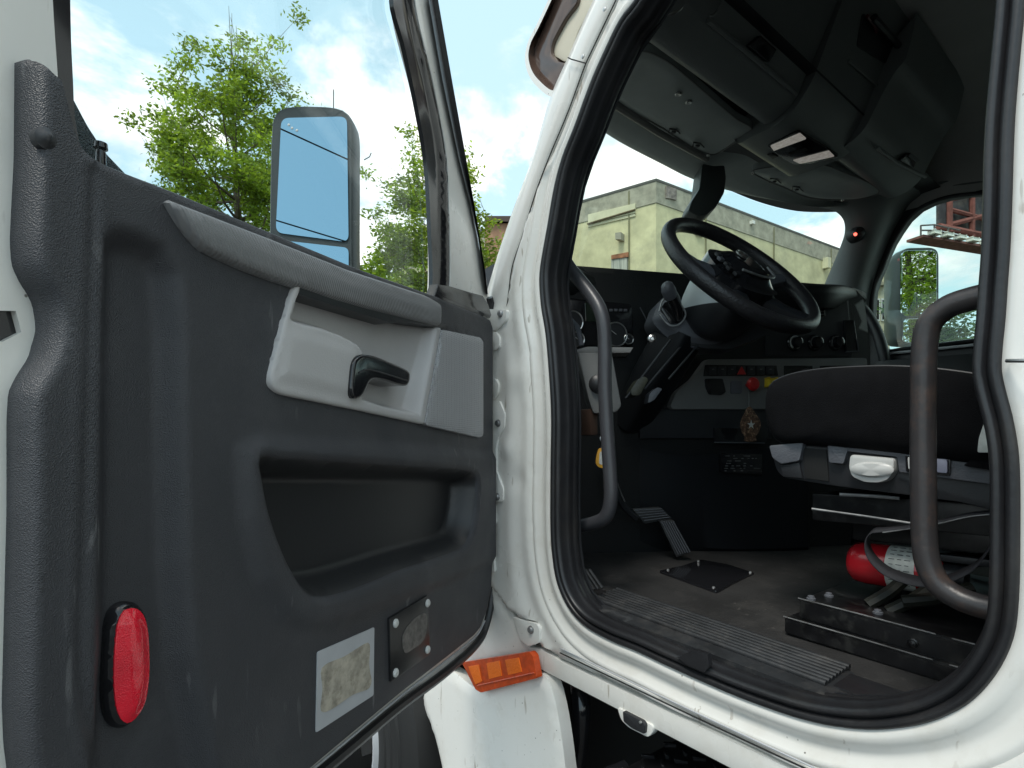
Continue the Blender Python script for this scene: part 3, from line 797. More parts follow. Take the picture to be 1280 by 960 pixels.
# ================================================================== dashboard
dsh = empty('dashboard', (.7, 1.0, 1.7), truck)
topx = [(690,318),(712,330),(735,341),(765,347),(800,350),(850,353),(900,354),(960,354),(1030,355),(1062,358),(1078,364)]
TZ = HZ(1.90)
td = cr([TZ.p3(*p) for p in topx[:-2]] + [DASH.p3(1062, 358, -.01), DASH.p3(1078, 364, -.03)], n=70)
fwd = td.copy(); fwd[:, 1] = np.clip(fwd[:, 1]+.45, 1.2, 1.45); fwd[:, 2] = 1.80
v, f = ribbon_g([td+V([.0, .02, -.07]), td+V([-.01, -.016, -.035]), td+V([-.006, -.014, -.012]), td, td+V([.01, .03, .004]), td+V([0, .10, -.004]), fwd], 70)
mesh('dash_top', v, f, M['dash'], dsh, angle=80)
def DP(pxs, d=0): return DASH.px(pxs, d)
main = DP([(690,330),(1066,358),(1080,372),(1088,440),(1088,520),(1060,700),(985,700),(870,700),(760,700),(690,690)])
sheet('dash_panel', DASH, roundpoly(main, .02), .03, M['dash'], dsh, lambda P, e: np.zeros(len(P)), skirt=.05)
# side of the wrap-around part, running forward to the far door
e0 = DASH.to3(DP([(1080,372)]), 0)[0]; e1 = DASH.to3(DP([(1088,690)]), 0)[0]
v, f = ribbon_g([[e0, e1], [e0+V([.06, .06, 0]), e1+V([.06, .06, 0])], [V([1.45, 1.12, 1.84]), V([1.45, 1.12, 1.1])], [V([2.0, 1.2, 1.84]), V([2.0, 1.2, 1.1])]], 20)
mesh('dash_side', v, f, M['dash'], dsh)
v, f = ribbon_g([[e0, e0+V([.06, .06, 0]), V([1.45, 1.12, 1.84]), V([2.0, 1.2, 1.84])], [V([.9, 1.5, 1.80]), V([1.2, 1.5, 1.80]), V([1.6, 1.5, 1.80]), V([2.0, 1.5, 1.80])]], 20)
mesh('dash_shelf', v, f, M['dash'], dsh)
# engine tunnel bulge below
TU = DASH
pw = DP([(870,560),(1000,560),(1010,684),(870,684)])
tun = [[TU.p3(a, b, d) for a, b, d in ((800,560,.0),(850,570,.02),(900,566,.035),(960,560,.05),(1010,570,.05))],
       [TU.p3(a, b, d) for a, b, d in ((800,610,.0),(850,615,.02),(900,615,.035),(960,610,.045),(1010,615,.045))],
       [TU.p3(a, b, d) for a, b, d in ((800,676,.0),(850,680,.02),(900,686,.035),(960,686,.045),(1010,684,.045))],
       [TU.p3(a, b, d) for a, b, d in ((800,700,-.02),(850,705,-.02),(900,705,-.02),(960,705,-.02),(1010,705,-.02))]]
v, f = ribbon_g([cr(r, n=30) for r in tun], 30); mesh('engine_tunnel', v, f, M['bluepart'], dsh)
# centre stack pieces
pprism('grey_fascia', DASH, [(884,449),(1084,447),(1086,470),(1080,512),(1000,512),(842,512),(838,508),(845,490),(866,474)], .0, .022, M['dashgrey'], dsh, bev=.006, r=.01)
pprism('switch_bank', DASH, [(882,456),(971,457),(973,470),(880,470)], .022, .026, M['gloss'], dsh, r=.002)
for k in range(7):
    x = 887+k*12
    pprism('switch', DASH, [(x,458),(x+9,458),(x+9,468),(x,468)], .026, .031, M['black'], dsh, bev=.0015)
    if k != 3:
        pprism('switch_mark', DASH, [(x+3,461),(x+6,461),(x+6,462),(x+3,462)], .031, .0315, M['dashgrey'], dsh, bev=0)
pprism('hazard_switch', DASH, [(922,468),(933,468),(927.5,458)], .031, .034, M['reddot'], dsh, bev=.001)
pprism('slot_panel', DASH, [(981,457),(1016,457),(1016,470),(981,470)], .022, .026, M['gloss'], dsh, r=.002)
pprism('slot_panel', DASH, [(1026,457),(1083,457),(1083,466),(1026,466)], .022, .026, M['gloss'], dsh, r=.002)
pprism('lighter_cover', DASH, [(883,473),(904,473),(908,490),(902,494),(888,493),(884,484)], .022, .032, M['gloss'], dsh, bev=.004, r=.005)
pprism('fascia_socket', DASH, [(914,476),(928,476),(928,492),(914,492)], .022, .026, M['seatgrey'], dsh, r=.006)
kp = DASH.p3(936, 481, .03)
v, f = lathe_g(kp-DASH.n*.01, DASH.n, [(-.01, .006), (.02, .006), (.022, .018), (.030, .021), (.038, .016), (.040, .004)], 20)
mesh('parking_brake_knob', v, f, M['reddot'], dsh)
v, f = box_g(DASH.p3(964, 478, .035), (.014, .010, .012), (tuple(DASH.u), tuple(DASH.n), (0, 0, 1)), .003); mesh('supply_knob', v, f, M['yellow'], dsh)
pprism('lower_ledge', DASH, [(800,512),(965,512),(965,548),(800,548)], .0, .012, M['black'], dsh, bev=.004)
pprism('pocket', DASH, [(893,535),(960,535),(960,553),(893,553)], .012, .018, M['gloss'], dsh, bev=.003)
v, f = tube_g([DASH.p3(893, 553, .02), DASH.p3(956, 554, .02)], .002, 6); mesh('pocket_edge', v, f, M['seatgrey'], dsh)
# warning placard with lines of small marks
mb = MB(); mb.add(*prism_g(DASH, roundpoly(DASH.px([(901,566),(953,568),(953,594),(902,590)], .052), .003), .040, .052, .001)); mb.cur = 1
for k in range(34):
    a = 904+random.random()*44; bq = 569.5+random.randint(0, 6)*3.1; wd = random.choice((2, 3, 5))
    if a+wd > 951: continue
    mb.add(*prism_g(DASH, DASH.px([(a,bq),(a+wd,bq),(a+wd,bq+.9),(a,bq+.9)], .0525), .051, .0526))
mb.build('placard', [M['gloss'], M['dashgrey']], dsh)
# dials on the stack
for i, px_ in enumerate((990.5, 1016, 1042)):
    c = DASH.p3(px_, 429, .0)
    v, f = lathe_g(c, DASH.n, [(0, .026), (.008, .026), (.012, .023), (.012, .018), (.028, .016), (.030, .012), (.030, 0)], 24); d_ = mesh('climate_dial', v, f, M['gloss'], dsh)
    ring = [c+DASH.n*.0135+.0195*(math.cos(t)*DASH.u+math.sin(t)*UP) for t in np.linspace(-.7 if i else -1.3, math.pi+.7 if i else 4.2, 24)]
    v, f = tube_g(ring, .0014 if i else .0022, 6); mesh('dial_ring', v, f, M['paper'] if i == 0 else M['dashgrey'], dsh)
    if i == 1:
        ring = [c+DASH.n*.014+.0195*(math.cos(t)*DASH.u+math.sin(t)*UP) for t in np.linspace(-.6, .7, 8)]
        v, f = tube_g(ring, .002, 6); mesh('dial_ring', v, f, M['reddot'], dsh)
pprism('instrument_bezel', DASH, [(955,372),(1060,372),(1066,445),(958,445)], -.004, .004, M['black'], dsh, r=.006)
pprism('air_vent', DASH, [(1014,378),(1030,378),(1032,396),(1016,396)], .004, .010, M['gloss'], dsh, r=.004)
for k in range(4):
    v, f = tube_g([DASH.p3(1017, 382+k*4, .012), DASH.p3(1029, 381+k*4, .012)], .0012, 6); mesh('vent_slat', v, f, M['dashgrey'], dsh)
pprism('air_vent', DASH, [(1056,400),(1068,400),(1074,440),(1058,440)], .004, .012, M['gloss'], dsh, r=.004)
v, f = tube_g([DASH.p3(1071, 424, .014), DASH.p3(1073, 439, .014), DASH.p3(1057, 440, .014)], .002, 6); mesh('vent_edge', v, f, M['seatgrey'], dsh)
# instrument cluster left of the column
pprism('cluster_glass', DASH, [(708,372),(790,380),(792,432),(708,432)], .0, .010, M['gloss'], dsh, r=.012)
for a, b, r_ in ((716, 402, .030), (770, 418, .034), (786, 424, .014), (722, 424, .02)):
    c = DASH.p3(a, b, .012)
    ring = [c+r_*(math.cos(t)*DASH.u+math.sin(t)*UP) for t in np.linspace(0, 2*math.pi, 30)]
    v, f = tube_g(ring, .0022, 6, caps=False); mesh('gauge_bezel', v, f, M['steel'], dsh)
    v, f = lathe_g(c-DASH.n*.002, DASH.n, [(0, r_*.95), (.002, r_*.95), (.002, 0)], 24); mesh('gauge_face', v, f, M['black'], dsh)
    v, f = tube_g([c+DASH.n*.002, c+DASH.n*.002+r_*.7*(UP*.5-DASH.u*.8)], .001, 5); mesh('gauge_needle', v, f, M['digits'], dsh)
pprism('cluster_screen', DASH, [(731,378),(757,380),(758,402),(732,402)], .010, .013, mat('screen_glass', (.02, .028, .022), .06), dsh, r=.003)
for k in range(4):
    pprism('warning_lamp', DASH, [(762+k*6,386),(766+k*6,386),(766+k*6,389),(762+k*6,389)], .010, .012, M['seatgrey'], dsh, bev=0)
for k in range(5):
    pprism('rocker_switch', DASH, [(722+k*13,436),(732+k*13,436),(732+k*13,446),(722+k*13,446)], .0, .014, M['gloss'], dsh, bev=.002)
v, f = tube_g(cr([DASH.p3(800, 384, .008), DASH.p3(808, 400, .008), DASH.p3(812, 412, .008)], n=10), .0016, 6); mesh('bezel_edge', v, f, M['seatgrey'], dsh)
v, f = tube_g(cr([SX(.13).p3(a, b) for a, b in ((703,348),(705,375),(710,395),(722,410),(727,432))], n=24), .006, 8); mesh('side_vent_trim', v, f, M['seatgrey'], dsh)
# grey knee panel left of the column
kn = SX(.30)
KB = Frame(at(750, 470, 1.30), RT, UP, -FW)
pprism('knee_panel', KB, [(722,441),(765,441),(772,480),(777,507),(771,515),(742,517),(736,500)], -.05, .0, M['dashgrey'], dsh, bev=.008, r=.006)
pprism('knee_panel_top', KB, [(720,437),(735,433),(792,434),(788,441),(722,442)], -.06, -.005, M['dashgrey'], dsh, bev=.004)
v, f = lathe_g(KB.p3(748, 480, .0), KB.n, [(0, .022), (.012, .020), (.018, .012), (.019, 0)], 20); mesh('headlamp_knob', v, f, M['black'], dsh)
v, f = lathe_g(KB.p3(814, 424, -.02), KB.n, [(0, .010), (.010, .009), (.012, .005), (.010, .003)], 16); mesh('ignition_lock', v, f, M['steel'], dsh)
v, f = box_g(KB.p3(735, 528, -.03), (.012, .02, .03), bev=.004); mesh('cable_clip', v, f, mat('brown_clip', (.09, .05, .035), .5), dsh)

# ================================================================== steering
TH = math.radians(49.3); YW = math.radians(-8.57)
SC = V([.545, .758, 1.841])
A_ = V([math.cos(YW), math.sin(YW), 0]); B_ = V([-math.sin(YW)*math.cos(TH), math.cos(YW)*math.cos(TH), math.sin(TH)]); N_ = np.cross(A_, B_)
if N_[2] < 0: N_ = -N_
sw = empty('steering_wheel', SC, truck)
th = np.linspace(0, 2*np.pi, 120, endpoint=False)
rimv = []
seg = 16; ph = np.linspace(0, 2*np.pi, seg, endpoint=False)
for t in th:
    rd = math.cos(t)*A_+math.sin(t)*B_
    g_ = 1.0-.05*(abs(math.sin(t*30))) if (-.2 < math.sin(t*2) ) else 1.0
    for p in ph:
        k = .0175*(g_ if math.cos(p) < -.2 else 1)
        rimv.append(SC+rd*(.210+k*math.cos(p))+N_*(.0195*math.sin(p)))
ff = []
for i in range(120):
    for j in range(seg):
        a = i*seg+j; b = i*seg+(j+1) % seg; c = ((i+1) % 120)*seg+(j+1) % seg; d = ((i+1) % 120)*seg+j
        ff.append([a, b, c, d])
mesh('rim', rimv, ff, mat('wheel_leather', (.022, .021, .023), .38, bump=.5, bscale=280, vor=True, var=.2, vscale=18), sw)
SWF = Frame(SC, A_, B_, N_)
hubuv = cr(V([(-.085, .045), (-.05, .085), (.05, .085), (.085, .045), (.09, -.03), (.06, -.085), (-.06, -.085), (-.09, -.03)]), True, n=48)
v, f = sheet_g(SWF, hubuv, .010, lambda P, e: .004+.030*sst(e, 0, .06), skirt=.05); mesh('hub', v, f, M['gloss'], sw)
for ang in (8, 172, 235, 305):
    a = math.radians(ang); dr = math.cos(a)*A_+math.sin(a)*B_; tn = -math.sin(a)*A_+math.cos(a)*B_
    p0 = SC+dr*.07-N_*.02; p1 = SC+dr*.20-N_*.002
    w0, w1 = (.030, .016)
    vv = []
    for p, w_ in ((p0, w0), ((p0+p1)/2-N_*.004, (w0+w1)*.42), (p1, w1)):
        vv += [p+tn*w_+N_*.004, p+tn*w_*.5+N_*.011, p-tn*w_*.5+N_*.011, p-tn*w_+N_*.004, p-tn*w_-N_*.010, p+tn*w_-N_*.010]
    ff = []
    for i in range(2):
        for j in range(6): ff.append([i*6+j, i*6+(j+1) % 6, (i+1)*6+(j+1) % 6, (i+1)*6+j])
    mesh('spoke', vv, ff, M['seatgrey'] if ang in (8, 172) else M['black'], sw)
v, f = lathe_g(SWF.to3([(-.015, .02)], .036)[0], N_, [(0, .017), (.004, .017), (.005, .014), (.003, .012), (.003, 0)], 24); mesh('emblem', v, f, M['steel'], sw)
v, f = tube_g(cr(SWF.to3([(-.06, -.045), (0, -.058), (.06, -.045), (.075, .0)], .03), n=20), .003, 8); mesh('hub_trim', v, f, M['edge'], sw)
for k in range(5):
    v, f = box_g(SWF.to3([(-.075-.008*(k % 2), .03-.02*k)], .018)[0], (.008, .007, .004), (tuple(A_), tuple(B_), tuple(N_)), .002); mesh('wheel_button', v, f, M['seatgrey'] if k == 1 else M['black'], sw)
# column
colm = empty('steering_column', SC-V([0, -.1, .1]), truck)
def loft_rings(rings, caps=True):
    R = [V(r) for r in rings]; n = len(R[0]); v = np.concatenate(R); f = []
    for i in range(len(R)-1):
        for j in range(n): f.append([i*n+j, i*n+(j+1) % n, (i+1)*n+(j+1) % n, (i+1)*n+j])
    if caps: f.append(list(range(n))[::-1]); f.append([(len(R)-1)*n+j for j in range(n)])
    return v, f
def ring(c, ax, ay, rx, ry, n=28, p=.75):
    t = np.linspace(0, 2*np.pi, n, endpoint=False)
    cx_ = np.sign(np.cos(t))*np.abs(np.cos(t))**p; sy = np.sign(np.sin(t))*np.abs(np.sin(t))**p
    return V(c)+rx*cx_[:, None]*V(ax)+ry*sy[:, None]*V(ay)
Xa = V([1., 0, 0])
dn = -N_
shr = [ring(SC+dn*h+B_*o_, A_, B_, rx, ry, n=90) for h, rx, ry, o_ in cr([(.025, .045, .05, 0), (.035, .075, .085, 0), (.06, .082, .095, -.004), (.11, .080, .090, -.006), (.15, .070, .078, -.006), (.17, .05, .055, -.006)], n=60)]
v, f = loft_rings(shr)
pal = mat('pale_shroud', (.60, .64, .64), .42, bump=.2, bscale=300)
for nm_, sg_, mt_ in (('column_shroud', -1, pal), ('lower_column_shroud', 1, M['black'])):
    bm = bmesh.new(); bv = [bm.verts.new(p) for p in v]
    for q in f: bm.faces.new([bv[i] for i in q])
    bmesh.ops.bisect_plane(bm, geom=list(bm.verts)+list(bm.edges)+list(bm.faces), plane_co=(SC[0], SC[1], 1.748), plane_no=(.12*sg_, -.10*sg_, 1.0*sg_), clear_outer=True)
    v_, f_ = bm_out(bm); mesh(nm_, v_, f_, mt_, colm)
# lower cup with the stalk, placed below the shroud on the near side
LC = at(848, 398, 1.52)
CUP = Frame(LC, RT, UP, -FW)
cup = MB()
cup.add(*sheet_g(CUP, cr(CUP.px([(822,385),(826,375),(840,366),(862,378),(892,392),(920,398),(925,415),(905,432),(880,434),(850,428),(828,412),(818,398)]), True, n=60), .008,
      lambda P, e: -.02*(1-sst(e, 0, .025)), skirt=.10))
cup.build('column_bowl', M['seatgrey'], colm)
pprism('bowl_pocket', CUP, [(826,386),(832,376),(848,380),(857,392),(850,404),(838,405)], -.01, .004, M['gloss'], colm, r=.008)
v, f = tube_g(cr([CUP.p3(a, b, .012) for a, b in ((824,389),(830,374),(846,376),(857,393),(848,406),(836,406),(824,393))], n=40), .0022, 6); mesh('pocket_rim', v, f, M['edge'], colm)
st = cr([CUP.p3(a, b, d) for a, b, d in ((848,400,.0),(846,386,.02),(842,374,.035),(837,366,.045))], n=12)
v, f = tube_g(st, np.interp(np.arange(12), [0, 11], [.012, .018]), 12); s_ = mesh('stalk', v, f, M['gloss'], colm)
v, f = tube_g(cr([CUP.p3(839, 372, .04), CUP.p3(834, 360, .055), CUP.p3(829, 357, .06)], n=8), [.016, .0175, .018, .018, .018, .018, .015, .008], 14); mesh('stalk_knob', v, f, M['seatgrey'], colm)
pprism('lower_shroud', CUP, [(850,405),(872,402),(928,396),(962,402),(958,420),(915,437),(880,436),(852,428)], -.10, -.012, M['black'], colm, r=.01, bev=.01)
c0 = LC+V([.05, .02, -.02]); c1 = onp(800, 505, V([.52, 0, 0]), V([1., 0, 0]))
# sloping column cover
dcol = c1-c0; dcol /= np.linalg.norm(dcol); up_ = np.cross(dcol, Xa); up_ /= np.linalg.norm(up_)
rr = [ring(c0+(c1-c0)*k, Xa, up_, rx, ry, p=.4) for k, rx, ry in ((0, .05, .05), (.15, .055, .055), (.6, .06, .05), (1.0, .055, .045), (1.3, .05, .04))]
v, f = loft_rings(rr); mesh('column_cover', v, f, M['bluepart'], colm)
for a, b, c_, d_, rad in ((838,425,782,498,.003), (852,432,806,486,.003), (872,432,836,474,.003)):
    v, f = tube_g([CUP.p3(a, b, -.005), CUP.p3(c_, d_, .03)], rad, 8); mesh('cover_ridge', v, f, M['black'], colm)
pprism('lock_plate', CUP, [(797,474),(806,470),(811,474),(800,494),(790,495),(788,488)], -.02, .035, mat('olive_plate', (.06, .06, .04), .4, var=.4, vscale=80), colm, r=.006)
pprism('tilt_lever', CUP, [(812,492),(822,484),(828,486),(818,500),(810,504)], -.02, .03, M['seatgrey'], colm, r=.003)

# ---- pedals
pf = Frame(at(842, 672, 1.58), RT, V([0, 0, 1.]), -FW)
ped = pprism('accelerator_pedal', pf, [(824,651),(842,650),(864,690),(846,697)], -.02, .0, M['scuff'], truck, r=.004)
for k in range(6):
    a0 = 827+k*2.9
    v, f = tube_g([pf.p3(a0, 652, .003), pf.p3(a0+21, 693-.6*k, .003)], .0016, 6); mesh('pedal_rib', v, f, M['seatgrey'], ped)
bp_ = pprism('brake_pedal', pf, [(790,636),(826,634),(840,648),(806,655)], -.06, -.04, M['scuff'], truck, r=.004)
for k in range(5):
    v, f = tube_g([pf.p3(793+k*3, 638+k*3.2, -.036), pf.p3(827+k*2.4, 636+k*2.6, -.036)], .0014, 6); mesh('pedal_rib', v, f, M['seatgrey'], bp_)
v, f = tube_g(cr([pf.p3(766, 588, .05), pf.p3(770, 612, .03), pf.p3(779, 632, .01), pf.p3(795, 648, -.02)], n=16), .009, 10); mesh('pedal_arm', v, f, M['black'], bp_)
v, f = tube_g(cr([pf.p3(768, 590, .062), pf.p3(773, 608, .045), pf.p3(781, 627, .03)], n=16), .002, 6); mesh('cable', v, f, M['edge'], truck)

# ---- grab handles
gl = [(706,326),(716,340),(734,362),(748,383),(754,402),(756,430),(756,480),(759,540),(763,600),(763,628),(757,646),(742,654),(718,658),(700,660)]
v, f = tube_g(cr([SX(.10).p3(a, b) for a, b in gl], n=90), .0148, 18)
h = mesh('grab_handle', v, f, M['tube'], truck); tag(h, 'straight black grab handle beside the front edge of the door opening')
gr_ = [(1262,366),(1240,368),(1212,374),(1184,384),(1163,403),(1156,430),(1154,500),(1154,600),(1156,680),(1161,708),(1173,730),(1195,746),(1220,756),(1262,766)]
P = cr([SX(.085).p3(a, b) for a, b in gr_], n=110)
v, f = tube_g(P, .0150, 18)
h = mesh('grab_handle', v, f, M['tubeworn'], truck); tag(h, 'worn dark grab handle beside the seat, rusty at its lower bend')

# ---- scuff plate, kick ribs and floor patch
sc_uv = FLOOR.px([(733,752),(770,738),(775,739),(1072,838),(1068,846),(1040,868),(1030,867),(740,760)], .004)
scf = sheet('scuff_plate', FLOOR, roundpoly(sc_uv, .006), .02, M['scuff'], truck, lambda P, e: .005*sst(e, 0, .006)+.001, skirt=.012)
L0, L1 = FLOOR.px([(737,753)])[0], FLOOR.px([(771,740)])[0]; R0, R1 = FLOOR.px([(1034,865)])[0], FLOOR.px([(1068,840)])[0]
for k in range(8):
    t = (k+.6)/8.2
    a = L0*(1-t)+L1*t; b = R0*(1-t)+R1*t
    v, f = tube_g(FLOOR.to3(V([a*.99+b*.01, a*.5+b*.5, a*.01+b*.99]), .0078), .0052, 10); mesh('rib', v, f, M['scuff'], scf)
v, f = prism_g(FLOOR, V([(.066, -.2), (.066, .92), (.135, .92), (.135, -.2)]), -.03, .004, .002); mesh('sill_cover', v, f, M['rubber'], truck)
for k in range(4):
    v, f = tube_g([SX(.07).p3(722+k*5, 712+k*0, 0), SX(.07).p3(738+k*5, 738-k, 0)], .003, 6); mesh('kick_rib', v, f, M['scuff'], truck)
pt = pprism('floor_patch', FLOOR, [(823,713),(852,707),(876,699),(910,705),(944,716),(918,728),(896,739),(862,727)], .0, .006, M['gloss'], truck, bev=.002, r=.01)
for a, b in ((835, 713), (873, 702), (892, 735), (938, 716)):
    v, f = lathe_g(FLOOR.p3(a, b, .006), (0, 0, 1), [(0, .004), (.003, .003), (.004, .001)], 8); mesh('patch_screw', v, f, M['edge'], pt)
for _ in range(16):
    q = FLOOR.p3(random.uniform(760, 980), random.uniform(705, 790), .003)

# ================================================================== seat
seat = empty('driver_seat', (.5, .3, 1.08), truck)
CU = SX(.25)
cpx = [(957,482),(975,470),(1010,462),(1060,458),(1120,457),(1190,463),(1260,476),(1330,500),(1340,590),(1240,584),(1120,568),(1000,555),(970,552),(958,535),(953,510)]
cuv = cr(CU.px(cpx), True, step=.012)
# cushion: rings shrink towards both sides
cc = cuv.mean(0)
rings = []
for x, k in ((.228, .05), (.2285, .35), (.231, .62), (.237, .84), (.246, .945), (.256, .985), (.272, 1.0), (.50, 1.0), (.70, 1.0), (.742, .97), (.75, .8)):
    q = cc+(cuv-cc)*k
    rings.append(np.stack([np.full(len(q), x), q[:, 0], q[:, 1]], 1))
v, f = loft_rings(rings); cush = mesh('cushion', v, f, M['fabric'], seat, angle=180)
q = cc+(cuv-cc)*1.003
v, f = tube_g(np.stack([np.full(len(q), .268), q[:, 0], q[:, 1]], 1), .0022, 6); mesh('piping', v, f, M['black'], cush)
SB = SX(.262)
pprism('seat_shell', SB, [(962,560),(1005,556),(1135,566),(1330,600),(1330,660),(1200,628),(1125,618),(1045,608),(978,597),(970,588)], -.42, .0, M['black'], seat, bev=.01, r=.008)
pprism('shell_cap', SB, [(961,557),(1004,553),(999,576),(976,580),(965,572)], -.02, .012, M['seatgrey'], seat, bev=.005, r=.004)
pprism('shell_cap', SB, [(1034,555),(1060,560),(1054,580),(1036,578)], -.02, .012, M['seatgrey'], seat, bev=.004, r=.003)
pprism('shell_side', SB, [(1056,557),(1136,563),(1330,598),(1330,622),(1236,605),(1124,590),(1121,571),(1058,564)], -.02, .012, M['seatgrey'], seat, bev=.004, r=.003)
pprism('shell_recess', SB, [(1003,560),(1033,562),(1036,602),(1006,598)], -.02, .003, M['dark'], seat, bev=.002)
pprism('shell_side', SB, [(975,582),(999,578),(1003,598),(978,596)], -.02, .006, M['black'], seat, bev=.003)
lev = pprism('height_lever', SB, [(1062,568),(1118,573),(1117,590),(1110,600),(1098,604),(1080,603),(1064,596),(1060,584)], .0, .022, M['lever'], seat, bev=.005, r=.006)
c = SB.p3(1090, 587, .022)
v, f = lathe_g(c, (-1, 0, 0), [(-.002, 1), (.002, 1), (.005, .8), (.006, 0)], 28)
v = V(v); v[:, 1] = c[1]+(v[:, 1]-c[1])*.032; v[:, 2] = c[2]+(v[:, 2]-c[2])*.0125
mesh('lever_grip', v, f, M['lever'], lev and seat)
pprism('button_frame', SB, [(1131,568),(1188,572),(1188,595),(1132,590)], .010, .016, M['gloss'], seat, r=.004)
pprism('seat_button', SB, [(1134,571),(1158,572),(1158,589),(1135,587)], .014, .021, M['lever'], seat, r=.003)
pprism('seat_button', SB, [(1165,573),(1184,574),(1184,592),(1166,590)], .014, .021, mat('blue_grey_button', (.30, .31, .40), .4), seat, r=.003)
pprism('side_bolster', SX(.24), [(1203,582),(1212,576),(1222,560),(1228,545),(1250,545),(1250,590)], -.05, .0, M['fabric'], seat, r=.004)
pprism('seat_back_cover', SX(.22), [(1221,566),(1223,548),(1229,530),(1236,522),(1260,522),(1260,566)], -.01, .0, M['paper'], seat, r=.004)
# suspension below
sus = MB()
sus.add(*box_g((.58, .22, 1.245), (.20, .22, .02), bev=.004)); sus.add(*box_g((.56, .22, 1.29), (.26, .26, .025), bev=.004))
for s in (-1, 1):
    sus.add(*tube_g([(.66+s*.14, .02, 1.15), (.66+s*.14, .42, 1.27)], .012, 8)); sus.add(*tube_g([(.66+s*.14, .42, 1.15), (.66+s*.14, .02, 1.27)], .012, 8))
sus.build('suspension', M['blackmetal'], seat)
v, f = tube_g([SX(.28).p3(1015, 636), SX(.28).p3(1080, 645), SX(.28).p3(1145, 655)], .0022, 6); mesh('suspension_highlight', v, f, M['edge'], seat)  # pale tubes drawn as highlight lines on the dark suspension
v, f = tube_g([SX(.28).p3(1050, 618), SX(.28).p3(1090, 620), SX(.28).p3(1125, 623)], .003, 6); mesh('suspension_highlight', v, f, M['edge'], seat)
# pedestal
fz = lambda y: 1.03+.065*y
def ped_box(x0, x1, y0, y1, h0, h1, mt, nm, bev=.003):
    vs = []
    for x in (x0, x1):
        for y in (y0, y1):
            for h in (h0, h1): vs.append((x, y, fz(y)+h))
    bm = bmesh.new(); b_ = [bm.verts.new(p) for p in vs]
    for q in ((0,1,3,2),(4,6,7,5),(0,4,5,1),(2,3,7,6),(0,2,6,4),(1,5,7,3)): bm.faces.new([b_[i] for i in q])
    bmesh.ops.recalc_face_normals(bm, faces=bm.faces); bmesh.ops.bevel(bm, geom=list(bm.edges), offset=bev, segments=2, affect='EDGES')
    v, f = bm_out(bm); return mesh(nm, v, f, mt, seat)
ped_box(.222, .80, -.20, .495, .002, .032, M['blackmetal'], 'pedestal')
ped_box(.236, .78, -.20, .475, .032, .068, M['blackmetal'], 'pedestal_rail')
for x, h, y1 in ((.221, .033, .496), (.235, .069, .476)):
    for k in range(3):
        ya = -.15+k*.21; yb = ya+.19 if k < 2 else y1
        v, f = tube_g([(x, ya, fz(ya)+h), (x, (ya+yb)/2, fz((ya+yb)/2)+h+.0004), (x, yb, fz(yb)+h)], .0011, 5); mesh('worn_edge', v, f, M['edge'], seat)
for y, x in ((.45, .30), (.30, .235), (.18, .235), (.08, .232), (.36, .27), (.46, .25)):
    hh = .07 if x > .24 else .045
    ax = (0, 0, 1) if x > .24 else (-1, 0, 0)
    v, f = lathe_g((x, y, fz(y)+hh), ax, [(-.003, .008), (.001, .008), (.002, .006), (.005, .0055), (.006, .002)], 10); mesh('pedestal_bolt', v, f, M['seatgrey'] if x > .24 else M['blackmetal'], seat)
# lap belt loop hanging under the seat
bx = [(1262,640),(1235,643),(1210,646),(1175,654),(1142,660),(1100,666),(1088,668),(1082,678),(1084,695),(1095,710),(1110,721),(1135,730),(1160,733),(1185,728),(1215,713),(1232,692),(1245,670)]
bc = cr([SX(.27).p3(*p) for p in bx], n=90)
wid = np.interp(np.arange(90), [0, 28, 36, 55, 70, 89], [.012, .012, .022, .030, .034, .034])
v, f = ribbon_g_raw([bc, bc+np.stack([wid*.9, wid*0, wid*.35], 1)], False)
belt = mesh('belt_webbing', v, f, mat('webbing', (.025, .025, .03), .7, bump=.6, bscale=500), seat)
md = belt.modifiers.new('thick', 'SOLIDIFY'); md.thickness = .0018
v, f = tube_g(bc[:34], .0012, 5); mesh('webbing_edge', v, f, M['edge'], belt)
for a, b, c_, d_ in ((1085, 756, 1140, 715), (1110, 765, 1180, 722), (1128, 752, 1215, 735)):
    v, f = tube_g(cr([SX(.31).p3(a, b), SX(.33).p3((a+c_)/2, (b+d_)/2+4), SX(.36).p3(c_, d_)], n=10), .011, 8); mesh('hose', v, f, mat('olive_hose', (.010, .011, .007), .6), seat)

# ================================================================== driver door
door = empty('driver_door', HP+V([0, 0, .98]), truck)
tag(door, 'open driver door with dark grained trim panel')
# white metal frame
TD = .030
pocket = [(325,573),(350,574),(500,583),(585,589),(595,598),(595,625),(590,660),(580,682),(545,698),(500,713),(460,730),(425,742),(400,746),(383,741),(367,720),(350,685),(335,640),(327,600)]
ins = [(372,352),(366,362),(352,410),(337,470),(338,480),(343,488),(352,493),(445,512),(530,531),(604,547),(605,425),(601,420),(552,409),(500,397),(435,376)]
do = [(-75,1180),(60,1130),(300,1045),(413,955),(497,885),(560,838),(600,798),(611,770),(615,730),(616,560),(616,410),(610,348),(600,298),(583,200),(565,100),(547,0),(536,-55)]
douv = DOOR.px(do)
top_uv = V([(.36, 2.39), (.45, 2.42), (.96, 2.40), (1.03, 2.30), (1.04, 1.2)])
douv = np.vstack([douv, top_uv])
hole_px = [(519,0),(541,100),(553,160),(559,200),(562,270),(563,345),(560,375),(540,405),(300,345),(110,250),(78,160),(72,90),(66,0),(63,-100)]
hl_uv = DOOR.px(hole_px)
hl_uv = np.vstack([hl_uv, V([(.915, 2.18), (.89, 2.28), (.80, 2.32), (.45, 2.35), (.36, 2.32)])])
hl_s = cr(hl_uv, True, step=.012)
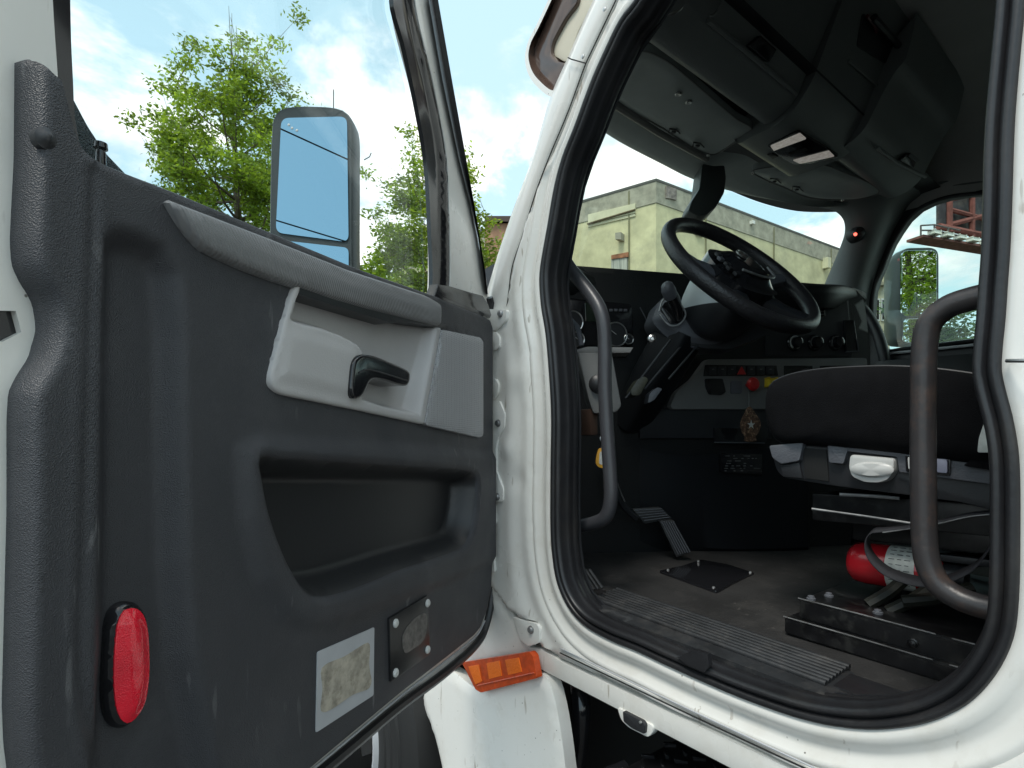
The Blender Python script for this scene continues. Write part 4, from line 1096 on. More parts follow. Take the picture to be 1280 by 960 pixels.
latch = roundpoly(DOOR.px([(-40,388),(27,388),(27,427),(-40,427)]), .006)
def dframe(P, e):
    d = -.004*(1-sst(e, 0, .008))
    # pressed rim round the latch pocket
    q = dist(P, latch); d += -.004*np.exp(-((q-.008)/.005)**2)
    return d
fr_ = sheet('door_frame', DOOR, roundpoly(douv, .02), .016, M['white'], door, dframe, holes=[hl_s, latch, resample(offset(DOOR.px(pocket, TD), -.004), True, .02), resample(DOOR.px(ins, TD), True, .02)], skirt=.055, hskirt=.05)
v, f = prism_g(DOOR, offset(latch, -.002), -.04, -.006); mesh('latch_hole_shade', v, f, M['gloss'], door)  # dark plate just below the face stands for the shade inside the latch hole
v, f = tube_g([DOOR.p3(0, 417, -.02), DOOR.p3(3, 421, -.02), DOOR.p3(0, 424, -.02)], .002, 6); mesh('latch', v, f, M['steel'], door)
# outer skin
v, f = prism_g(DOOR, roundpoly(np.vstack([DOOR.px([(-75,1000),(60,990),(300,940),(400,880),(485,835),(550,795),(594,765),(606,730),(608,560),(608,440)]), V([(.95, 1.52), (1.02, 1.2)])]), .02), -.10, -.06); mesh('outer_skin', v, f, M['white'], door)
# weather strips on the hinge side of the window frame
strip_o = [(547,-4),(565,100),(583,200),(592,250),(600,298),(606,335),(610,368)]; strip_i = [(535,-4),(553,100),(574,200),(587,250),(598,298),(603,340),(608,368)]
v, f = ribbon_g([[DOOR.p3(*p, .000) for p in strip_o], [DOOR.p3(*p, .010) for p in strip_o], [DOOR.p3((a[0]+b[0])/2, (a[1]+b[1])/2, .003) for a, b in zip(strip_o, strip_i)], [DOOR.p3(*p, .009) for p in strip_i], [DOOR.p3(*p, .0) for p in strip_i]], 50)
mesh('weather_strip', v, f, M['rubber'], door)
v, f = tube_g(cr([DOOR.p3(*p, .006) for p in [(612,372),(617,400),(616,560),(616,725),(612,765),(601,798),(560,838),(497,885),(413,955),(300,1045)]], n=120), .0085, 8); mesh('weather_strip', v, f, M['rubber'], door)
v, f = tube_g(cr([DOOR.p3(*p, .012) for p in [(606,776),(597,793),(556,827),(497,873),(413,943),(300,1035)]], n=80), .002, 6); mesh('trim_bead', v, f, M['greytape'], door)
# window rubber and glass
gi = DOOR.px([(490,0),(505,60),(520,130),(532,200),(537,280),(538,372),(520,400),(300,340),(112,245),(84,160),(80,90),(79,0),(78,-100)], -.01)
gi = np.vstack([gi, V([(.89, 2.17), (.87, 2.24), (.79, 2.28), (.46, 2.31), (.385, 2.26)])])
gi = cr(gi, True, step=.012)
sheet('window_seal', DOOR, hl_s, .012, M['gloss'], door, lambda P, e: -.002+.005*np.exp(-((e-.008)/.004)**2)-.006*sst(e, .014, .03), holes=[gi], skirt=.01, hskirt=.008)
v, f = prism_g(DOOR, offset(gi, -.006), -.032, -.028); mesh('window_glass', v, f, M['dglass'], door)
# outer mirror sail seen beyond the glass with its lock knob
pprism('outer_moulding', DOOR, [(86,119),(92,124),(110,158),(131,190),(154,214),(165,226),(110,226),(88,150)], -.050, -.04, M['trim'], door, r=.004, pd=-.04)
v, f = lathe_g(DOOR.p3(126, 206, -.02), (0, 0, 1), [(0, .0042), (.010, .0042), (.0125, .0035), (.014, .0055), (.019, .0050), (.020, .002)], 14); mesh('lock_knob', v, f, M['gloss'], door)

# ---- trim panel
tp = [(18,72),(71,94),(78,97),(81,106),(84,120),(88,135),(94,160),(101,180),(107,191),(131,202),(159,214),(188,225),(225,240),(350,293),(450,335),(545,369),(562,377),(600,392),(610,398),(614,410),(614,560),(614,690),(612,735),(606,765),(598,786),(589,797),(555,824),(497,869),(413,939),(380,967),(300,1035),(180,1080),(90,1090),(20,1095),(10,1000),(8,960),(4,930),(2,880),(5,760),(8,640),(8,525),(10,490),(20,470),(37,445),(43,425),(45,404),(43,385),(37,372),(25,355),(14,332),(12,300),(14,260),(17,200)]
TD = .030
tuv = np.vstack([DOOR.px([q], 0.0 if q[0] < 46 and (q[1] > 100 or q[0] < 20) else .020) for q in tp])
tuv = roundpoly(tuv, .004, 3)
puv = cr(DOOR.px(pocket, TD), True, step=.006)
iuv = roundpoly(DOOR.px(ins, TD), .004, 2)
colp = DOOR.px([(136,296),(152,284),(182,291),(212,308),(230,340),(236,420),(237,560),(240,700),(248,820),(275,960),(310,1060),(112,1060),(118,960),(128,820),(131,600),(132,400)], TD)
bulge = DOOR.px([(300,560),(330,548),(560,560),(620,568),(620,700),(590,715),(545,735),(480,760),(425,782),(390,786),(355,775),(325,730),(305,650)], TD)
groove = DOOR.px([(122,212),(120,300),(117,400),(113,560),(109,700),(106,790),(107,850),(113,900),(126,960),(140,1010)], TD)
ridge2 = DOOR.px([(560,555),(612,560)], TD)
def dtrim(P, e):
    d = np.full(len(P), TD-.004)
    d -= .018*(1-sst(e, -.002, .006))
    sdc = sdist(P, colp)
    d -= .020*sst(sdc, -.005, .020)
    g = dist(P, groove, False)
    d += .0018*np.exp(-((g-.007)/.0035)**2) - .0022*np.exp(-(g/.004)**2)
    sb = sdist(P, bulge); d += .010*sst(sb, -.010, .018)
    pk = sdist(P, puv); d -= .006*(1-sst(-pk, 0, .008))
    iq = -sdist(P, iuv); d -= .002*np.exp(-(iq/.003)**2)
    return d
pan = sheet('trim_panel', DOOR, tuv, .0052, M['trim'], door, dtrim, holes=[puv, offset(iuv, .003)], loops=[offset(puv, -.003), offset(puv, -.008), offset(iuv, -.004)], rim=(.0015, .003, .006), skirt=.03, hskirt=.012, angle=70)
def dpock(P, e):
    return TD-.002-.050*sst(e, 0, .026)
sheet('map_pocket', DOOR, offset(puv, -.001), .007, mat('smooth_black', (.020, .021, .023), .42, bump=.1, bscale=200), door, dpock, skirt=.0, angle=80)
# belt rail on top of the trim
rl = [(226,243),(350,293),(450,335),(545,368),(561,378),(562,390),(561,408),(520,398),(470,385),(430,373),(400,362),(367,352),(325,336),(295,322),(270,309),(250,285),(236,262)]
sheet('belt_rail', DOOR, roundpoly(DOOR.px(rl, TD+.02), .004, 3), .007, M['rail'], door,
      lambda P, e: TD-.002+.009*sst(e, -.001, .005)+.004*sst(e, .005, .035), skirt=.02, rim=(.0015, .003, .005))
pprism('rail_shade_strip', DOOR, [(372,352),(561,406),(552,410),(500,401),(490,404),(374,368)], TD-.03, TD+.001, M['black'], door, bev=.001)  # solid black strip stands for the shade between belt rail and insert
# light insert with the door pull recess
insert = [(372,354),(366,362),(352,410),(337,470),(338,480),(343,488),(352,493),(445,512),(529.5,530.5),(551,410),(500,398),(435,377)]
inuv = roundpoly(DOOR.px(insert, TD), .004, 3)
rec = DOOR.px([(378,352),(373,368),(363,399),(375,404),(405,411),(428,420),(446,430),(453,440),(452,470),(452,498),(480,508),(524,518),(544,416),(546,400),(500,390)], TD)
s490 = DOOR.px([(488, 450)])[0][0]; s548 = DOOR.px([(546, 450)])[0][0]
def dins(P, e):
    sd_ = sdist(P, rec)
    ramp_ = 1-sst(-P[:, 0], -s490, -s548)
    k = np.clip((s490-P[:, 0])/(s490-s548), 0, 1)
    rr_ = sst(sd_, -.003, .011)*(1-k**1.5)
    d = TD+.002-.034*rr_
    d += .003*sst(sdist(P, DOOR.px([(350,405),(375,406),(440,428),(448,440),(448,505),(340,480)], TD)), 0, .02)
    return d-.002*(1-sst(e, 0, .003))
sheet('pull_insert', DOOR, inuv, .0034, M['insert'], door, dins, skirt=.012, angle=80, rim=(.0015, .003))
spk = [(552,412),(600,422),(604,427),(604,544),(600,547),(531,531)]
gm_ = mat('speaker_mesh', (.27, .27, .285), .5)
nt = gm_.node_tree; geo = nt.nodes.new('ShaderNodeNewGeometry'); vo = nt.nodes.new('ShaderNodeTexVoronoi'); vo.inputs['Scale'].default_value = 260; vo.inputs['Randomness'].default_value = .05
nt.links.new(geo.outputs['Position'], vo.inputs['Vector']); bp = nt.nodes.new('ShaderNodeBump'); bp.inputs['Distance'].default_value = .002; bp.inputs['Strength'].default_value = .9
nt.links.new(vo.outputs['Distance'], bp.inputs['Height']); nt.links.new(bp.outputs['Normal'], nt.nodes['Principled BSDF'].inputs['Normal'])
crp = nt.nodes.new('ShaderNodeValToRGB'); crp.color_ramp.elements[0].position = .12; crp.color_ramp.elements[0].color = (.10, .10, .11, 1); crp.color_ramp.elements[1].position = .3; crp.color_ramp.elements[1].color = (.40, .40, .41, 1)
nt.links.new(vo.outputs['Distance'], crp.inputs[0]); nt.links.new(crp.outputs[0], nt.nodes['Principled BSDF'].inputs['Base Color'])
sheet('speaker_grille', DOOR, roundpoly(DOOR.px(spk, TD+.003), .005, 3), .008, gm_, door, lambda P, e: TD+.0055-.002*(1-sst(e, 0, .003)), skirt=.015)
# inner door handle
HF = Frame(DOOR.p+DN*(TD-.003), DU, (0, 0, 1), DN)
hpx = [(441,470),(443,455),(447,447),(455,443),(470,445),(490,453),(508,461),(513,466),(513,476),(510,482),(500,481),(484,476),(471,474),(464,477),(460,484),(455,494),(449,498),(443,497),(440,488)]
huv = cr(HF.px(hpx, .014), True, n=76)
v, f = prism_g(HF, huv, -.030, .014, .005, 3); mesh('door_handle', v, f, M['gloss'], door, angle=60)
v, f = tube_g(cr([HF.p3(a, b, .0145) for a, b in ((449,466),(458,462),(480,467),(509,476))], n=20), .0012, 6); mesh('handle_ridge', v, f, M['black'], door)
# gusset at the window corner
pprism('corner_gusset', DOOR, [(549,355),(563,357),(582,363),(604,369),(611,380),(615,394),(613,398),(598,393),(562,379),(544,370)], .0, .020, M['gloss'], door, bev=.005)
# plug high on the panel
PN = Frame(DOOR.p+DN*(TD-.004), DU, (0, 0, 1), DN)
sheet('screw_plug', PN, cr(PN.px([(43,165),(47,160),(55,158),(64,162),(70,170),(72,178),(68,185),(60,187),(51,183),(45,175)]), True, step=.002), .0025, M['black'], door, lambda P, e: +.004*sst(e, 0, .006), skirt=.006)
# red courtesy reflector
RC = Frame(DOOR.p+DN*(TD-.019), DU, (0, 0, 1), DN)
rpx = [(132,800),(136,775),(144,760),(156,754),(168,756),(177,766),(182,785),(184,820),(183,850),(178,878),(167,897),(155,907),(145,907),(136,895),(131,870),(130,835)]
ruv = cr(RC.px(rpx), True, step=.004)
sheet('reflector_bezel', RC, offset(ruv, -.0015), .004, M['gloss'], door, lambda P, e: .006*sst(e, 0, .004), skirt=.01)
sheet('courtesy_reflector', RC, offset(ruv, .0035), .004, M['reflector'], door, lambda P, e: .007+.005*sst(e, 0, .012), skirt=.004)
# sticker backing and patch plate
pprism('sticker_backing', PN, [(397,815),(468,784),(467,869),(395,916)], .0, .0012, M['greytape'], door, bev=0, r=.003)
sheet('glue_residue', PN, cr(PN.px([(401,835),(430,820),(458,803),(461,806),(460,830),(462,857),(440,868),(401,890),(402,860)]), True, step=.004), .006, M['residue'], door, lambda P, e: np.full(len(P), .0022)+.0004*np.sin(P[:, 0]*300)*np.sin(P[:, 1]*260), skirt=.002)
pprism('cover_plate', PN, [(487,773),(535,744),(538,818),(489,853)], .0, .004, M['blacktape'], door, bev=.0015, r=.003)
sheet('glue_residue', PN, cr(PN.px([(500,795),(510,778),(522,768),(530,768),(530,785),(526,800),(514,810),(502,815)]), True, step=.003), .005, mat('grey_residue', (.13, .12, .11), .6, var=.5, vscale=90, bump=.5, bscale=120), door, lambda P, e: np.full(len(P), .0054), skirt=.002)
for a, b in ((494,779),(534,754),(494,841),(534,812)):
    v, f = lathe_g(PN.p3(a, b, .004), DN, [(0, .0068), (.002, .0068), (.004, .0045), (.0042, .002), (.003, .0)], 16); mesh('screw', v, f, M['lever'], door)
# ---- driver mirror beyond the window
maz = math.radians(221)
Mn = V([math.sin(maz), math.cos(maz), 0]); Mu = np.cross(UP, Mn); Mu = -Mu if Mu@RT < 0 else Mu
MC = at(394, 225, 1.62)
MF = Frame(MC, Mu, UP, Mn)
mir = empty('driver_mirror', MC+V([0, 0, -.3]), truck)
mh = cr(MF.px([(341,160),(344,146),(354,137),(372,134),(395,134),(420,136),(434,142),(441,155),(442,200),(442,300),(443,420),(438,440),(400,446),(350,440),(338,420),(338,340),(339,220)]), True, n=90)
rg = [MF.to3(offset(mh, o_), d_) for o_, d_ in ((.012, .006), (.004, .008), (.0, .002), (-.002, -.02), (0, -.06), (.012, -.085), (.04, -.10))]
v, f = loft_rings(rg); mesh('mirror_housing', v, f, M['mshell'], mir, angle=60)
gg = roundpoly(MF.px([(352,148),(434,146),(436,303),(345,291)], .008), .022, 6)
v, f = prism_g(MF, gg, .0, .010); mesh('mirror_glass', v, f, M['bluemirror'], mir, smooth=False)
g2 = roundpoly(MF.px([(346,300),(436,310),(436,425),(346,420)], .008), .015, 5)
v, f = prism_g(MF, g2, .0, .010); mesh('convex_glass', v, f, M['bluemirror'], mir, smooth=False)
v, f = tube_g([MF.p3(417, 136, -.03), MF.p3(417, 124, -.03), MF.p3(417, 112, -.03)], .0016, 6); mesh('antenna', v, f, M['black'], mir)
v, f = tube_g([MF.p3(455, 200, -.05), MF.p3(462, 196, -.05), MF.p3(464, 191, -.05)], .0014, 6); mesh('twig_aerial', v, f, M['black'], mir)
mb = MB()
for a, b in ((361, 156), (365, 160), (371, 163)):
    mb.add(*lathe_g(MF.p3(a, b, .0105), Mn, [(0, .004), (.0006, .003)], 8))
mb.build('sticker_dots', M['digits'], mir)
v, f = tube_g([MF.p3(395, 430, -.05), MF.p3(430, 470, -.05), DOOR.p3(560, 480, -.09)], .022, 10); mesh('mirror_arm', v, f, M['mshell'], mir)
# ---- passenger mirror
paz = math.radians(214)
Pn = V([math.sin(paz), math.cos(paz), 0]); Pu = np.cross(UP, Pn); Pu = -Pu if Pu@RT < 0 else Pu
PC = at(1149, 355, 2.62)
PF = Frame(PC, Pu, UP, Pn)
pm = empty('passenger_mirror', PC+V([0, 0, -.3]), truck)
ph_ = roundpoly(PF.px([(1125,310),(1173,309),(1173,432),(1125,432)]), .05, 6)
rg = [PF.to3(offset(ph_, o_), d_) for o_, d_ in ((.010, .004), (.004, .005), (.0, -.002), (.0, -.05), (.012, -.10), (.04, -.15))]
v, f = loft_rings(rg); mesh('mirror_housing', v, f, M['mwhite'], pm, angle=60)
v, f = prism_g(PF, roundpoly(PF.px([(1127.5,313),(1171,313),(1171,394),(1127.5,396)], .01), .03, 5), 0, .010, .001); mesh('mirror_glass', v, f, M['mirror'], pm, smooth=False)
v, f = prism_g(PF, roundpoly(PF.px([(1129,399),(1171,397),(1171,428),(1129,428)], .01), .02, 5), 0, .010, .001); mesh('convex_glass', v, f, M['mirror'], pm, smooth=False)
v, f = tube_g([PF.p3(1140, 425, -.06), PF.p3(1120, 470, -.06), V([2.05, 1.1, 1.5])], .03, 10); mesh('mirror_arm', v, f, M['mshell'], pm)

# ================================================================== loose things in the cab
fe_c = SX(.375).p3(1062, 702)
ax_ = V([0, -1., 0])
ext = empty('fire_extinguisher', fe_c+V([0, -.1, -.045]))
tag(ext, 'red fire extinguisher with pale label lying under the driver seat', 'fire extinguisher')
v, f = lathe_g(fe_c+V([0, 0, .002]), ax_, [(0, .016), (.004, .028), (.014, .036), (.03, .038), (.125, .038), (.14, .032), (.15, .016), (.17, .014)], 36); mesh('cylinder', v, f, M['red'], ext)
v, f = lathe_g(fe_c+V([0, 0, .002]), ax_, [(.070, .0383), (.070, .0387), (.115, .0387), (.115, .0383)], 36); mesh('label_band', v, f, M['paper'], ext)
mb = MB()
for k in range(9):
    for j in range(3):
        a = math.radians(-40+k*14)
        c = fe_c+V([0, -(.080+j*.012), .002])+.0388*V([-math.cos(a), 0, math.sin(a)])
        mb.add(*box_g(c, (.0005, .0045 if (k+j) % 2 else .003, .0005), ((math.cos(a), 0, -math.sin(a)), (0, 1, 0), (math.sin(a), 0, math.cos(a)))))
mb.build('label_print', M['black'], ext)
v, f = lathe_g(fe_c, ax_, [(.14, .02), (.18, .02), (.18, .0)], 14); mesh('valve', v, f, M['black'], ext)
v, f = box_g(fe_c+V([0, -.17, .03]), (.01, .05, .006), bev=.003); mesh('squeeze_grip', v, f, M['black'], ext)

af = DASH.p3(937, 530, .07)
AFm = Frame(af, DASH.u, UP, DASH.n)
fresh = empty('air_freshener', af)
tag(fresh, 'hanging dark air freshener card with brown and white pattern below the red knob', 'air freshener')
card = cr(AFm.px([(936,508),(943,516),(950,528),(948,540),(944,546),(945,551),(930,551),(931,546),(927,540),(925,530),(930,517)]), True, n=44)
v, f = prism_g(AFm, card, 0, .003, .0005); mesh('card', v, f, mat('printed_card', (.10, .05, .03), .5, var=.8, vscale=90, dirt=(.70, .45, .28, 1), dirt_amt=1.0, dirt_scale=110), fresh)
mb = MB()
star = []
for k in range(10):
    r_ = .014 if k % 2 == 0 else .005; t = k*math.pi/5+.3; star.append((r_*math.cos(t), r_*math.sin(t)))
c2 = AFm.px([(938, 531)])[0]
mb.add(*prism_g(AFm, V(star)+c2, .003, .0038)); mb.build('printed_star', M['paper'], fresh)
v, f = tube_g([AFm.p3(936, 509, .001), DASH.p3(936, 495, .05), DASH.p3(936, 487, .035)], .0009, 5); mesh('string', v, f, M['dashgrey'], fresh)

kt = at(748, 572, 1.33)
KT = Frame(kt, RT, UP, -FW)
tg = empty('key_tag', kt)
tag(tg, 'orange yellow key tag hanging below the knee panel beside the left grab handle', 'key tag')
v, f = prism_g(KT, roundpoly(KT.px([(748,560),(756,560),(756,585),(749,585),(744,580),(745,570)]), .006), 0, .006, .0015); mesh('tag_frame', v, f, M['orange'], tg)
v, f = prism_g(KT, roundpoly(KT.px([(749,565),(754,563),(754,581),(748,580)]), .004), .006, .007); mesh('tag_card', v, f, M['paper'], tg)
v, f = tube_g(cr([KT.p3(751, 561, .003), KT.p3(752, 554, .003), KT.p3(750, 548, .0), KT.p3(752, 541, 0)], n=10), .0014, 6); mesh('split_ring', v, f, M['steel'], tg)

# ================================================================== background
def solid(name, base, z0, z1, mt, parent, top=None):
    n = len(base); v = [(x, y, z0) for x, y in base]+[(x, y, z1) for x, y in base]
    f = [list(range(n, 2*n))]+[[i, (i+1) % n, n+(i+1) % n, n+i] for i in range(n)]
    return mesh(name, v, f, mt, parent, smooth=False)
# warehouse
T0, T1, T2 = 24.0, 24.0*335/250, 24.0*335/302
p0 = at(820, 225, T0); p1 = at(1045, 310, T1); p2 = at(707, 258, T2)
ztop = p0[2]
u1 = (p1-p0)[:2]; u1 /= np.linalg.norm(u1); u2 = (p2-p0)[:2]; u2 /= np.linalg.norm(u2)
q1 = p0[:2]+u1*17; q2 = p0[:2]+u2*16; q3 = q1+u2*16
wh = empty('warehouse', (p0[0], p0[1], 0))
tag(wh, 'yellow-green concrete warehouse with grey roof band seen through the windshield', 'building')
wmat = mat('stucco', (.60, .56, .34), .9, var=.2, vscale=1.3, dirt=(.38, .36, .25, 1), dirt_amt=.8, dirt_scale=.9, bump=.3, bscale=8)
band = mat('weathered_band', (.38, .36, .28), .9, var=.25, vscale=2.5, dirt=(.18, .18, .14, 1), dirt_amt=.7, dirt_scale=2)
quad = [tuple(p0[:2]), tuple(q1), tuple(q3), tuple(q2)]
solid('wall', quad, 0, ztop-.95, wmat, wh)
def grow(quad, d):
    c = np.mean(V(quad), 0); return [tuple(V(p)+(V(p)-c)/np.linalg.norm(V(p)-c)*d) for p in quad]
solid('parapet', grow(quad, .04), ztop-.95, ztop-.06, band, wh)
solid('coping', grow(quad, .07), ztop-.06, ztop+.04, mat('coping', (.10, .10, .09), .8), wh)
WR = Frame(p0, V([*u1, 0]), UP, np.cross(V([*u1, 0]), UP)); 
WL_ = Frame(p0, V([*u2, 0]), UP, np.cross(V([*u2, 0]), UP))
for F_ in (WR, WL_):
    if (CAM-F_.p)@F_.n < 0: F_.n = -F_.n
joint = mat('joint', (.22, .21, .12), .9)
mb = MB()
for F_, xs in ((WR, [3.2, 8.5, 14]), (WL_, [1.2+.0, 4.2, 5.4, 9, 13])):
    for x in xs:
        q = V([(x-.03, -ztop+.5), (x+.03, -ztop+.5), (x+.03, -.16), (x-.03, -.16)])
        mb.add(*prism_g(F_, q, .03, .06))
mb.build('wall_joint', joint, wh)
pale = mat('pale_stucco', (.64, .61, .42), .9, var=.1, vscale=3)
WLp = lambda pts, d=.06: WL_.px(pts, d)
def wpan(name, F_, pts, d0, d1, mt, **k): return pprism(name, F_, pts, d0, d1, mt, wh, bev=0, **k)
wpan('blocked_window', WL_, [(735,268),(794,254),(794,266),(735,280)], .0, .08, pale)
wpan('blocked_window', WL_, [(735,281),(794,267),(794,270),(735,284)], .0, .05, pale)
v, f = tube_g([WL_.p3(734, 280, .12), WL_.p3(794, 262, .12)], .04, 6); mesh('drip_rail', v, f, mat('rusty_rail', (.14, .11, .06), .9), wh)
wpan('wall_lamp', WL_, [(769,291),(776,290),(776,299),(769,299)], .0, .35, band)
wr = wpan('boarded_window', WL_, [(764,320),(784,316),(784,352),(764,352)], .0, .09, mat('boards', (.42, .42, .36), .8, var=.5, vscale=2.5, stretch=(4, 4, .3), dirt=(.06, .10, .10, 1), dirt_amt=.9, dirt_scale=1.4))
wpan('rusty_lintel', WL_, [(764,319),(785,315),(785,321),(764,324)], .0, .14, mat('rust', (.28, .12, .06), .9, var=.5, vscale=4))
wpan('faded_mural', WR, [(833,232),(846,236),(846,250),(833,247)], .0, .10, mat('mural', (.22, .19, .17), .9, var=.6, vscale=4, dirt=(.40, .36, .26, 1), dirt_amt=.9, dirt_scale=3))
sg = wpan('wall_sign', WR, [(871,275),(886,280),(886,288),(871,283)], .0, .10, mat('sign_white', (.75, .75, .70), .6))
for k in range(2):
    wpan('sign_line', WR, [(873,278.5+k*2.6),(884,282+k*2.6),(884,283+k*2.6),(873,279.5+k*2.6)], .10, .12, mat('sign_ink', (.2, .2, .2), .6))
wpan('wall_sign', WR, [(871,290),(880,293),(880,296),(871,293)], .0, .10, mat('sign_white2', (.70, .70, .64), .6))
wpan('roof_vent', WR, [(941,275),(944,276),(944,280),(941,279)], .0, .2, mat('sign_white3', (.75, .75, .70), .6))
wpan('wall_light', WR, [(1035,321),(1039,322),(1039,335),(1035,334)], .0, .3, pale)

# billboard
BT = 26.0
bb = empty('billboard', V([*at(1260, 290, BT)[:2], 0]))
tag(bb, 'rust-red steel billboard frame with catwalk seen from behind through the far window', 'billboard')
BF = Frame(at(1200, 270, BT), RT*.94+FW*.34, UP, -(FW*.94-RT*.34))
red_ = mat('rusty_steel', (.20, .06, .05), .8, var=.3, vscale=3)
bpan = mat('billboard_back', (.055, .05, .06), .8, var=.6, vscale=1.5, dirt=(.20, .17, .15, 1), dirt_amt=.8, dirt_scale=1.6)
pprism('panel_back', BF, [(1173,246),(1290,205),(1290,305),(1173,283)], -.1, .0, bpan, bb, bev=0)
for pa, pb, rd in (((1187,236),(1187,290),.12), ((1215,225),(1215,300),.12), ((1250,220),(1250,305),.12), ((1187,281),(1260,262),.12), ((1187,262),(1290,290),.10), ((1173,283),(1300,309),.14), ((1187,250),(1290,225),.10)):
    v, f = tube_g([BF.p3(*pa, .25), BF.p3(*pb, .25)], rd, 6); mesh('frame_beam', v, f, red_, bb)
v, f = prism_g(BF, BF.px([(1151,294),(1300,319),(1300,322),(1151,297)], 1.0), .4, 1.1); mesh('catwalk', v, f, mat('walkway', (.20, .08, .07), .8, var=.4, vscale=6), bb)
for k in range(6):
    a = 1160+k*16; b = 291+k*3.0
    v, f = box_g(BF.p3(a+8, b+0, 1.2), (.20, .12, .07), (tuple(BF.u), tuple(BF.n), (0, 0, 1)), .03); mesh('flood_light', v, f, M['lens'], bb)
for pa, pb in (((1151,282),(1151,295)), ((1168,281),(1168,297)), ((1185,285),(1185,299)), ((1151,282),(1168,281)), ((1151,288),(1168,288)), ((1168,281),(1200,288)), ((1168,288),(1200,295))):
    v, f = tube_g([BF.p3(*pa, 1.2), BF.p3(*pb, 1.2)], .035, 5); mesh('railing', v, f, mat('rail_grey', (.12, .10, .10), .7), bb)
cpole = at(1290, 290, BT+.5)
v, f = tube_g([(cpole[0], cpole[1], 0), (cpole[0], cpole[1], cpole[2]+1)], .5, 16); mesh('pole', v, f, red_, bb)

# pale building far right
pb0 = at(1040, 326, 32); 
pbn = Frame(pb0, RT, UP, -FW)
pbl = empty('pale_building', V([*at(1100, 326, 33)[:2], 0])); tag(pbl, 'cream building with tall windows beyond the far door mirror', 'building')
a0 = at(1020, 326, 32); a1 = at(1112, 326, 32); a2 = a1+FW*10; a3 = a0+FW*10
solid('wall', [tuple(a0[:2]), tuple(a1[:2]), tuple(a2[:2]), tuple(a3[:2])], 0, at(1100, 326, 32)[2], mat('cream_render', (.52, .47, .34), .9, var=.12, vscale=1), pbl)
for x in (1088, 1095, 1102):
    w_ = pprism('window', pbn, [(x,373),(x+5,373),(x+5,401),(x,401)], 0, .08, M['digits'], pbl, bev=0)
    pprism('pane', pbn, [(x+1.2,375),(x+3.8,375),(x+3.8,399),(x+1.2,399)], .08, .10, M['gloss'], w_, bev=0)
pprism('cornice', pbn, [(1020,352),(1112,352),(1112,356),(1020,356)], 0, .3, mat('cornice', (.35, .32, .25), .9), pbl, bev=0)

# brick house between door and pillar
bh = empty('brick_house', V([*at(630, 290, 27)[:2], 0])); tag(bh, 'tan brick building corner behind the trees between the door and the cab', 'building')
b0 = at(606, 284, 26); b1 = at(690, 262, 26)
b0 = b0[:2]; b1 = b1[:2]; bz = at(620, 279, 26)[2]
bkm = mat('tan_brick', (.34, .20, .12), .9, var=.2, vscale=3)
solid('wall', [tuple(b0), tuple(b1), tuple(b1+FW[:2]*9), tuple(b0+FW[:2]*9)], 0, bz, bkm, bh)
c0_ = [tuple(b0-FW[:2]*.2), tuple(b1-FW[:2]*.2), tuple(b1+FW[:2]*9), tuple(b0+FW[:2]*9)]
solid('roof', c0_, bz, bz+.25, mat('dark_roof', (.08, .06, .05), .9), bh)
bf_ = Frame(V([*b0, 0]), V([*(b1-b0), 0]), UP, -FW)
pprism('window', bf_, [(633,300),(640,300),(640,312),(633,312)], 0, .06, M['gloss'], bh, bev=0)

# ---- trees
leafm = bpy.data.materials.new('leaf'); leafm.use_nodes = True
def leaf_mat(name, c, tr):
    m = bpy.data.materials.new(name); m.use_nodes = True; nt = m.node_tree; nt.nodes.clear()
    o = nt.nodes.new('ShaderNodeOutputMaterial'); mx = nt.nodes.new('ShaderNodeMixShader'); mx.inputs[0].default_value = .45
    d = nt.nodes.new('ShaderNodeBsdfPrincipled'); d.inputs['Roughness'].default_value = .5
    t = nt.nodes.new('ShaderNodeBsdfTranslucent')
    at_ = nt.nodes.new('ShaderNodeAttribute'); at_.attribute_name = 'tone'
    for sh, cc_, inp in ((d, c, 'Base Color'), (t, tr, 'Color')):
        r = nt.nodes.new('ShaderNodeMix'); r.data_type = 'RGBA'; i = [x for x in r.inputs if x.type == 'RGBA']
        i[0].default_value = tuple(x*.55 for x in cc_)+(1,); i[1].default_value = tuple(min(x*1.5, 1) for x in cc_)+(1,)
        nt.links.new(at_.outputs['Fac'], r.inputs['Factor']); nt.links.new([x for x in r.outputs if x.type == 'RGBA'][0], sh.inputs[inp])
    nt.links.new(d.outputs[0], mx.inputs[1]); nt.links.new(t.outputs[0], mx.inputs[2]); nt.links.new(mx.outputs[0], o.inputs[0]); return m
LM1 = leaf_mat('bright_leaf', (.14, .21, .022), (.40, .54, .04))
LM2 = leaf_mat('deep_leaf', (.05, .10, .03), (.10, .20, .04))
bark = mat('bark', (.13, .10, .08), .9, var=.3, vscale=10)
